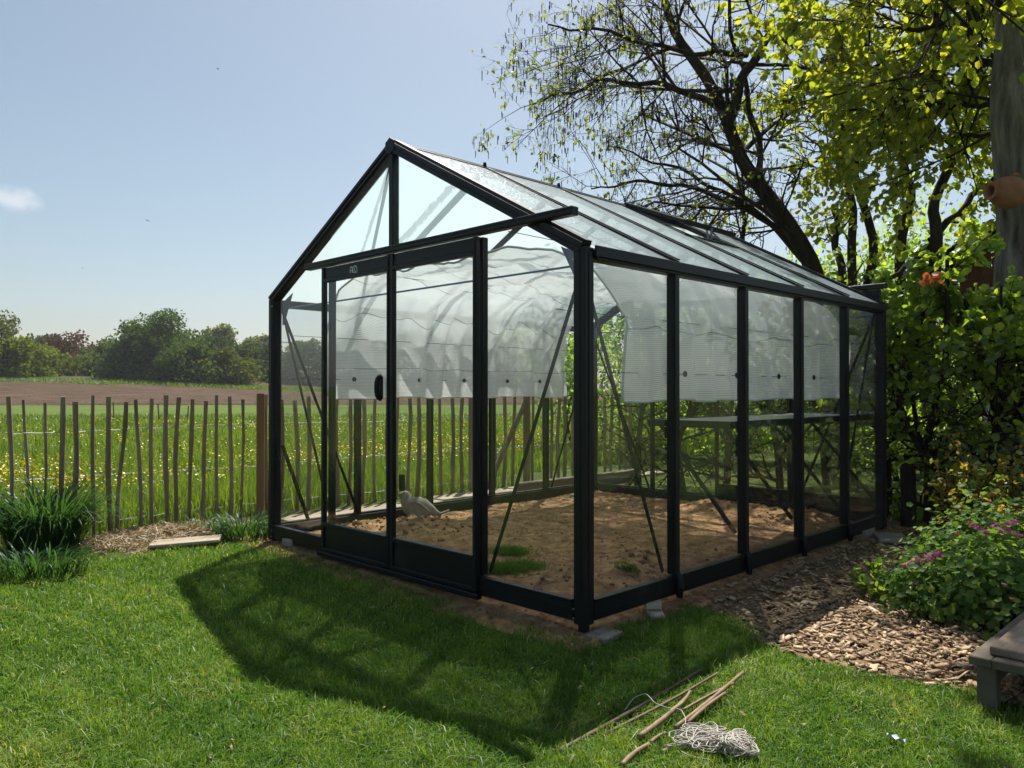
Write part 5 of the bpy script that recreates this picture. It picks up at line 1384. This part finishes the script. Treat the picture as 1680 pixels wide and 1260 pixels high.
# ------------------------------------------------------------------ low bench with planks
BN = empty('low_bench', (1.70, 2.93, -.08), GROT, 'low weathered wooden bench at the bottom right of the lawn', 'bench')
BZ_ = .155 + .08
LB, WB = 1.35, .62
for k, (x0, x1, y0, y1) in enumerate(((0, LB, -.075, 0), (0, LB, -WB, -WB + .075), (0, .075, -WB + .076, -.076), (LB - .075, LB, -WB + .076, -.076))):
    MB().bbox(x0, x1, y0, y1, BZ_ - .062, BZ_ - .028, .004).build('frame_board', M['bench_dark'], BN)
yy_ = -.055
for k in range(4):
    m = MB(); dx_ = rnd.uniform(-.008, .012)
    m.bbox(.050 + dx_, LB - .03, yy_ - .128, yy_, BZ_ - .027, BZ_ + .002 + rnd.uniform(0, .004), .004); m.build('seat_plank', M['bench'], BN); yy_ -= .135
for x_, y_ in ((.025, -.02), (.025, -WB + .09), (LB - .09, -.02), (LB - .09, -WB + .09)):
    MB().bbox(x_, x_ + .065, y_ - .065, y_, -.03, BZ_ - .063, .005).build('leg', M['bench_dark'], BN)
MB().bbox(.10, LB - .10, -.050, -.030, .06, BZ_ - .064, .003).build('side_board', M['bench_dark'], BN)

# ------------------------------------------------------------------ canes and twine on the lawn
def cane(pa, pb_, r0, r1, lab, mat, za=.035, zb=.035, knots=5):
    A, B = gnd(*pa), gnd(*pb_); A.z = float(ground_h(A.x, A.y)) + za; B.z = float(ground_h(B.x, B.y)) + zb
    c = (A + B) / 2; L_ = (B - A).length; d = (B - A).normalized()
    pts, rad_ = [], []
    nk = max(3, int(L_ / .16))
    bow = Vector((-d.y, d.x, 0)) * rnd.uniform(-.012, .012)
    for i in range(nk * 4 + 1):
        t = i / (nk * 4); kn = 1.16 if (i % 4 == 0 and 0 < i < nk * 4) else 1.0
        pts.append(A + (B - A) * t - c + bow * math.sin(math.pi * t)); rad_.append((r0 + (r1 - r0) * t) * kn * .85)
    m = MB(); m.tube(pts, rad_, 10); o = m.build('bamboo_cane', mat, None, True); o.location = c
    me = o.data
    for p_ in list(me.polygons)[-2:]: p_.use_smooth = False
    return tag(o, lab, 'cane', 'bamboo canes lying on the lawn')
cane((913, 1237), (1149, 1108), .0095, .0055, 'longest grey brown cane, leftmost on the lawn', M['bamboo_old'], .02, .03)
cane((990, 1204), (1177, 1118), .007, .005, 'thin grey cane just right of the longest one', M['bamboo_old'], .012, .04)
cane((1048, 1220), (1127, 1158), .0115, .009, 'thick pale cane with its cut end towards the camera', M['bamboo'], .035, .045)
cane((1098, 1183), (1132, 1150), .007, .006, 'short cane lying against the thick pale one', M['bamboo'], .045, .05)
cane((1108, 1204), (1219, 1122), .0095, .008, 'tan cane reaching farthest right', M['bamboo'], .035, .05)
cane((1128, 1196), (1190, 1155), .008, .007, 'tan cane close along the right side of the longest tan one', M['bamboo'], .035, .05)
cane((1120, 1177), (1203, 1138), .006, .006, 'slender bleached cane crossing between the tan ones', M['bamboo'], .04, .045)
cane((1020, 1264), (1065, 1232), .010, .009, 'tan cane cut off by the bottom picture edge', M['bamboo'], .03, .035)
cane((1068, 1226), (1092, 1213), .007, .007, 'short cane piece between the grass at the bottom', M['bamboo'], .03, .035)
cane((1086, 1240), (1114, 1216), .007, .007, 'short cane piece beside the heap of twine', M['bamboo'], .025, .03)

rg = np.random.default_rng(4)
tc_ = gnd(1180, 1232); TW = empty('tangled_twine', (tc_.x, tc_.y, float(ground_h(tc_.x, tc_.y))), 0, 'tangled heap of pale twine on the grass beside the canes', 'twine')
def wander(n, cx_, cy__, sx, sy, h, rg, loops=9):
    t = np.linspace(0, 1, n); P = np.zeros((n, 3))
    for k in range(1, loops):
        for ax, s in ((0, sx), (1, sy)): P[:, ax] += s * rg.normal(0, 1) / k ** .35 * np.sin(2 * np.pi * k * t * 1.7 + rg.uniform(0, 6.28)) * .5
    P[:, 0] += cx_; P[:, 1] += cy__; P[:, 2] = .030 + h * np.abs(np.sin(2 * np.pi * 5 * t + rg.uniform(0, 6))) * np.exp(-(P[:, 0] / .2) ** 2)
    return P
for k_ in range(5):
    P = wander(190, .035 + rg.normal(0, .01), -.045 + rg.normal(0, .01), .036, .034, .05, rg, 16)
    V, F = tubes_np([(P, np.full(len(P), .0016))], 5); np_mesh('strand', V, F, M['twine'], TW, smooth=True)
for k_ in range(5):
    P = wander(140, -.03 + rg.normal(0, .015), .045 + rg.normal(0, .02), .062, .055, .03, rg, 11)
    V, F = tubes_np([(P, np.full(len(P), .0016))], 5); np_mesh('strand', V, F, M['twine'], TW, smooth=True)
pts = [gnd(px, py) - Vector((tc_.x, tc_.y, -.07)) + Vector((0, 0, dz)) for px, py, dz in ((1025, 1172, .03), (1040, 1160, .05), (1060, 1157, .06), (1075, 1168, .045), (1098, 1174, .04), (1118, 1180, .05), (1126, 1195, .045), (1120, 1212, .03), (1104, 1232, .03), (1130, 1248, .03), (1165, 1255, .03))]
P = smooth_path(pts, 60); V, F = tubes_np([(P, np.full(60, .0016))], 5); np_mesh('strand', V, F, M['twine'], TW, smooth=True)
# scrap of white plastic
p = gnd(1468, 1226); n_ = 7
m = MB(); gxs = np.linspace(-.028, .028, n_)
Zs = [[.018 + .006 * math.sin(i * 1.7 + j) + .004 * math.cos(j * 2.1) for i in range(n_)] for j in range(4)]
V = [(gxs[i], (-.008 + .0055 * j), Zs[j][i]) for j in range(4) for i in range(n_)] + [(gxs[i], (-.008 + .0055 * j), Zs[j][i] - .002) for j in range(4) for i in range(n_)]
F = [(j * n_ + i, j * n_ + i + 1, (j + 1) * n_ + i + 1, (j + 1) * n_ + i) for j in range(3) for i in range(n_ - 1)]; F += [tuple(q + 4 * n_ for q in f[::-1]) for f in F]
o = m.add(V, F).build('plastic_scrap', M['white'], None, True); o.location = (p.x, p.y, float(ground_h(p.x, p.y)) + .02); o.rotation_euler = (0, .2, -.5)
tag(o, 'small white plastic scrap on the grass near the bottom right', 'scrap')

# ------------------------------------------------------------------ flowering plants on the right
def lobed_leaves(P, N_, size, rg):
    """small scalloped round leaves facing N_"""
    n = len(P); k = 10
    t = np.linspace(0, 2 * np.pi, k, endpoint=False); rr2 = np.where(np.arange(k) % 2 == 0, 1.0, .74)
    N_ = N_ / np.linalg.norm(N_, axis=1)[:, None]; a = np.cross(N_, rg.normal(0, 1, (n, 3))); a /= np.linalg.norm(a, axis=1)[:, None]; b = np.cross(N_, a)
    ring = P[:, None, :] + (a[:, None, :] * (np.cos(t) * rr2)[None, :, None] + b[:, None, :] * (np.sin(t) * rr2)[None, :, None]) * size[:, None, None] + N_[:, None, :] * (size * .18)[:, None, None]
    V = np.concatenate([P[:, None, :], ring], 1).reshape(-1, 3)
    f = np.array([(0, 1 + i, 1 + (i + 1) % k) for i in range(k)]); F = (f[None] + (np.arange(n) * (k + 1))[:, None, None]).reshape(-1, 3)
    return V, F, k
def mound(name, label, cpx, cpy, blobs, n, size, mat, seed, cat='plant', tint=(.45, .25)):
    rg = np.random.default_rng(seed); c = gnd(cpx, cpy); T = empty(name, (c.x, c.y, float(ground_h(c.x, c.y))), 0, label, cat)
    B = np.array(blobs); wgt = B[:, 3] * B[:, 4]; i = rg.choice(len(B), n, p=wgt / wgt.sum())
    d = rg.normal(0, 1, (n, 3)); d[:, 2] = np.abs(d[:, 2]) * .9 + .05 * rg.normal(size=n); d /= np.linalg.norm(d, axis=1)[:, None]
    rad_ = rg.uniform(.35, 1.0, n) ** .7 * (1 + .22 * rg.normal(size=n) * (rg.uniform(size=n) < .4)) * (1 + .18 * wob(B[i, 0] * 3 + d[:, 0] * 2.2, d[:, 1] * 2.2 + d[:, 2] * 2, 1.6, 3))
    P = B[i, :3] + d * rad_[:, None] * B[i, 3:6]
    P = np.where(P[:, 2:3] < .02, P * [1, 1, 0] + [0, 0, .03], P)
    N_ = d * [1, 1, 1] + rg.normal(0, .45, (n, 3)) + [0, -.15, .5]
    V, F, k = lobed_leaves(P, N_, size * rg.uniform(.6, 1.25, n), rg)
    np_mesh('foliage', V, F, mat, T, np.repeat(np.clip(rg.normal(tint[0], tint[1], n), 0, 1), k))
    st = [(smooth_path([(b_[0] * .6 + rg.normal(0, .05), b_[1] * .6 + rg.normal(0, .05), -.02), tuple(P[rg.integers(n)] * .75), tuple(P[rg.integers(n)])], 6), np.linspace(.005, .0025, 6)) for b_ in B for _ in range(6)]
    V, F = tubes_np(st, 4); np_mesh('stems', V, F, M['geranium'], T, tint=np.full(len(F), .6), smooth=True)
    return T, P, N_, rg
gb = gnd(1580, 1005)
def rel(px, py, Y, base): p = at(px, py, Y); return (p.x - base.x, p.y - base.y, p.z - base.z)
base_g = Vector((gb.x, gb.y, float(ground_h(gb.x, gb.y))))
gbl = [(*rel(1560, 960, 4.1, base_g)[:2], .05, .32, .30, .36), (*rel(1630, 950, 4.0, base_g)[:2], .05, .36, .34, .44), (*rel(1510, 965, 4.3, base_g)[:2], .02, .24, .26, .26), (*rel(1600, 900, 4.6, base_g)[:2], .05, .40, .34, .50), (*rel(1690, 950, 3.9, base_g)[:2], .05, .36, .34, .44), (*rel(1690, 900, 4.6, base_g)[:2], .05, .45, .4, .56), (*rel(1545, 925, 4.7, base_g)[:2], .02, .28, .28, .34)]
GE, GP, GN, rg = mound('geranium_clump', 'bushy green geranium clump with pink flowers beside the chip path', 1580, 1005, gbl, 7000, .0205, M['geranium'], 11, tint=(.5, .26))
def head_mesh(name, mat_, n, s, seed):
    r2 = np.random.default_rng(seed); P = r2.normal(0, 1, (n, 3)); P /= np.linalg.norm(P, axis=1)[:, None]; P[:, 2] = np.abs(P[:, 2]) * .7
    V, F, k = lobed_leaves(P * s, P + r2.normal(0, .3, P.shape), s * r2.uniform(.45, .7, n), r2)
    o = np_mesh(name, V, F, mat_, None, np.repeat(r2.uniform(size=n), k)); me = o.data; bpy.data.objects.remove(o); return me
pink_me = head_mesh('flower_head', M['pink'], 10, .016, 1); fade_me = head_mesh('seed_head', M['faded'], 10, .013, 2)
# flower heads on the outer, upper leaves; the pink ones at the left tip and near the top
wp = GP + np.array(GE.location)[None]
vis = np.where((GN[:, 2] > .5) & (GP[:, 2] > .10))[0]; rg.shuffle(vis)
pk = [(1495, 925), (1508, 922), (1516, 915), (1527, 912), (1534, 910), (1541, 908), (1502, 918), (1640, 862), (1652, 868), (1660, 875), (1605, 868), (1618, 874), (1668, 858), (1674, 880), (1505, 958), (1512, 928), (1521, 920), (1488, 930), (1548, 914), (1530, 918), (1612, 880), (1630, 866), (1645, 874), (1655, 860), (1598, 862)]
for px, py in pk:
    Y = 4.12 if py > 900 else 4.25
    o = link('flower_head', pink_me, None, GE); o.location = Vector(at(px, py, Y)) - GE.location; o.scale = (1, 1, 1); o.rotation_euler = (rg.uniform(-.6, .2), rg.uniform(-.4, .4), rg.uniform(0, 6))
    st_p = o.location; V, F = tubes_np([(smooth_path([np.array(st_p) * [.95, .95, 0] + [0, 0, .10], np.array(st_p) * [.98, .98, .6], np.array(st_p)], 6), np.linspace(.003, .002, 6))], 4); np_mesh('flower_stem', V, F, M['geranium'], GE, np.full(len(F), .7))
for i in vis[:46]:
    o = link('seed_head', fade_me, None, GE); o.location = GP[i] * [1.05, 1.05, 1] + [0, -.02, .05]; o.rotation_euler = (rg.uniform(-.6, .2), rg.uniform(-.4, .4), rg.uniform(0, 6))
# arching shrub with orange tips behind it
rg = np.random.default_rng(77); lines = []
b = gnd(1625, 905); b = np.array([b.x, b.y, float(ground_h(b.x, b.y))])
S_sp = dict(max=2, seg=[.1, .07, .05], wob=[.08, .12, .15], up=[.0, .0, 0], taper=.4, bare=[.2, .1, .1], kids=[7, 3, 0], angle=[.7, .7, .6], len=[.35, .4, .4], rk=[.6, .6, .6])
for k_ in range(34):
    a = rg.uniform(0, 6.28); d = np.array([math.cos(a) * .55 + .05, math.sin(a) * .45, 1.0]); d /= np.linalg.norm(d)
    grow(b + [rg.normal(0, .16), rg.normal(0, .14), 0], d, rg.uniform(.45, .80), .007, 0, S_sp, lines, rg)
make_tree('orange_tipped_shrub', 'twiggy shrub with yellow orange young leaves behind the pink geraniums', lines, M['spirea'], (0, 1, 2), 42, .030, 8, M['twig'], M['twig'], 'shrub', nsides=(5, 3), gap=.9, crown_name='foliage', tint_mu=.45)
# small plant at the path edge
lines = []; b = gnd(1452, 992); b = np.array([b.x, b.y, float(ground_h(b.x, b.y))])
for k_ in range(9):
    a = rg.uniform(0, 6.28); d = np.array([math.cos(a) * .8, math.sin(a) * .7, .7]); d /= np.linalg.norm(d)
    grow(b, d, rg.uniform(.12, .22), .004, 0, dict(S_sp, kids=[3, 2, 0]), lines, rg)
make_tree('path_edge_plant', 'small bright leafy plant at the edge of the chip path', lines, M['geranium'], (0, 1, 2), 60, .045, 12, M['geranium'], M['geranium'], 'plant', nsides=(5, 3), gap=.9, crown_name='foliage', tint_mu=.8)

# ------------------------------------------------------------------ birds far off in the sky
bm = MB()
bm.tube([(-.16, 0, 0), (-.06, 0, .0), (.05, 0, .01), (.13, 0, .02), (.17, 0, .015)], [.010, .035, .045, .032, .006], 8)
for s in (1, -1):
    bm.add([(.08, s * .03, .02), (.10, s * .16, .07), (.00, s * .36, .05), (-.03, s * .34, .05), (-.02, s * .15, .055), (-.04, s * .03, .015), (.08, s * .03, .028), (.10, s * .16, .078), (.00, s * .36, .054), (-.03, s * .34, .054), (-.02, s * .15, .063), (-.04, s * .03, .023)],
           [(0, 1, 4, 5), (1, 2, 3, 4), (11, 10, 7, 6), (10, 9, 8, 7), (0, 6, 7, 1), (1, 7, 8, 2), (2, 8, 9, 3), (3, 9, 10, 4), (4, 10, 11, 5)])
bird_me = None
for k_, (px, py, Y, rz, lab) in enumerate(((357, 113, 95, .6, 'dark bird highest in the sky on the left'), (242, 362, 100, 2.4, 'dark bird midway down the left sky'), (135, 440, 125, 1.2, 'tiny bird low in the sky above the far trees'), (800, 138, 130, .3, 'tiny pale bird in the sky left of the alder twigs'))):
    if bird_me is None: o = bm.build('bird', M['bird'], None, True); bird_me = o.data
    else: o = link('bird', bird_me, None)
    o.location = at(px, py, Y); o.rotation_euler = (.3, .2, rz); tag(o, lab, 'bird', 'birds in the sky')

# ------------------------------------------------------------------ hazy air over the fields
hm, HN, HL = new_mat('haze_air')
ho = HN.new('ShaderNodeOutputMaterial'); hv = HN.new('ShaderNodeVolumePrincipled')
hv.inputs['Color'].default_value = (.92, .95, 1.0, 1); hv.inputs['Density'].default_value = .00026; hv.inputs['Anisotropy'].default_value = .35
HL.new(hv.outputs[0], ho.inputs['Volume'])
tag(MB().box(-900, 900, -900, 900, -1.6, 26).build('haze', hm), 'thin hazy air over the meadow and fields', 'haze', kind='stuff')
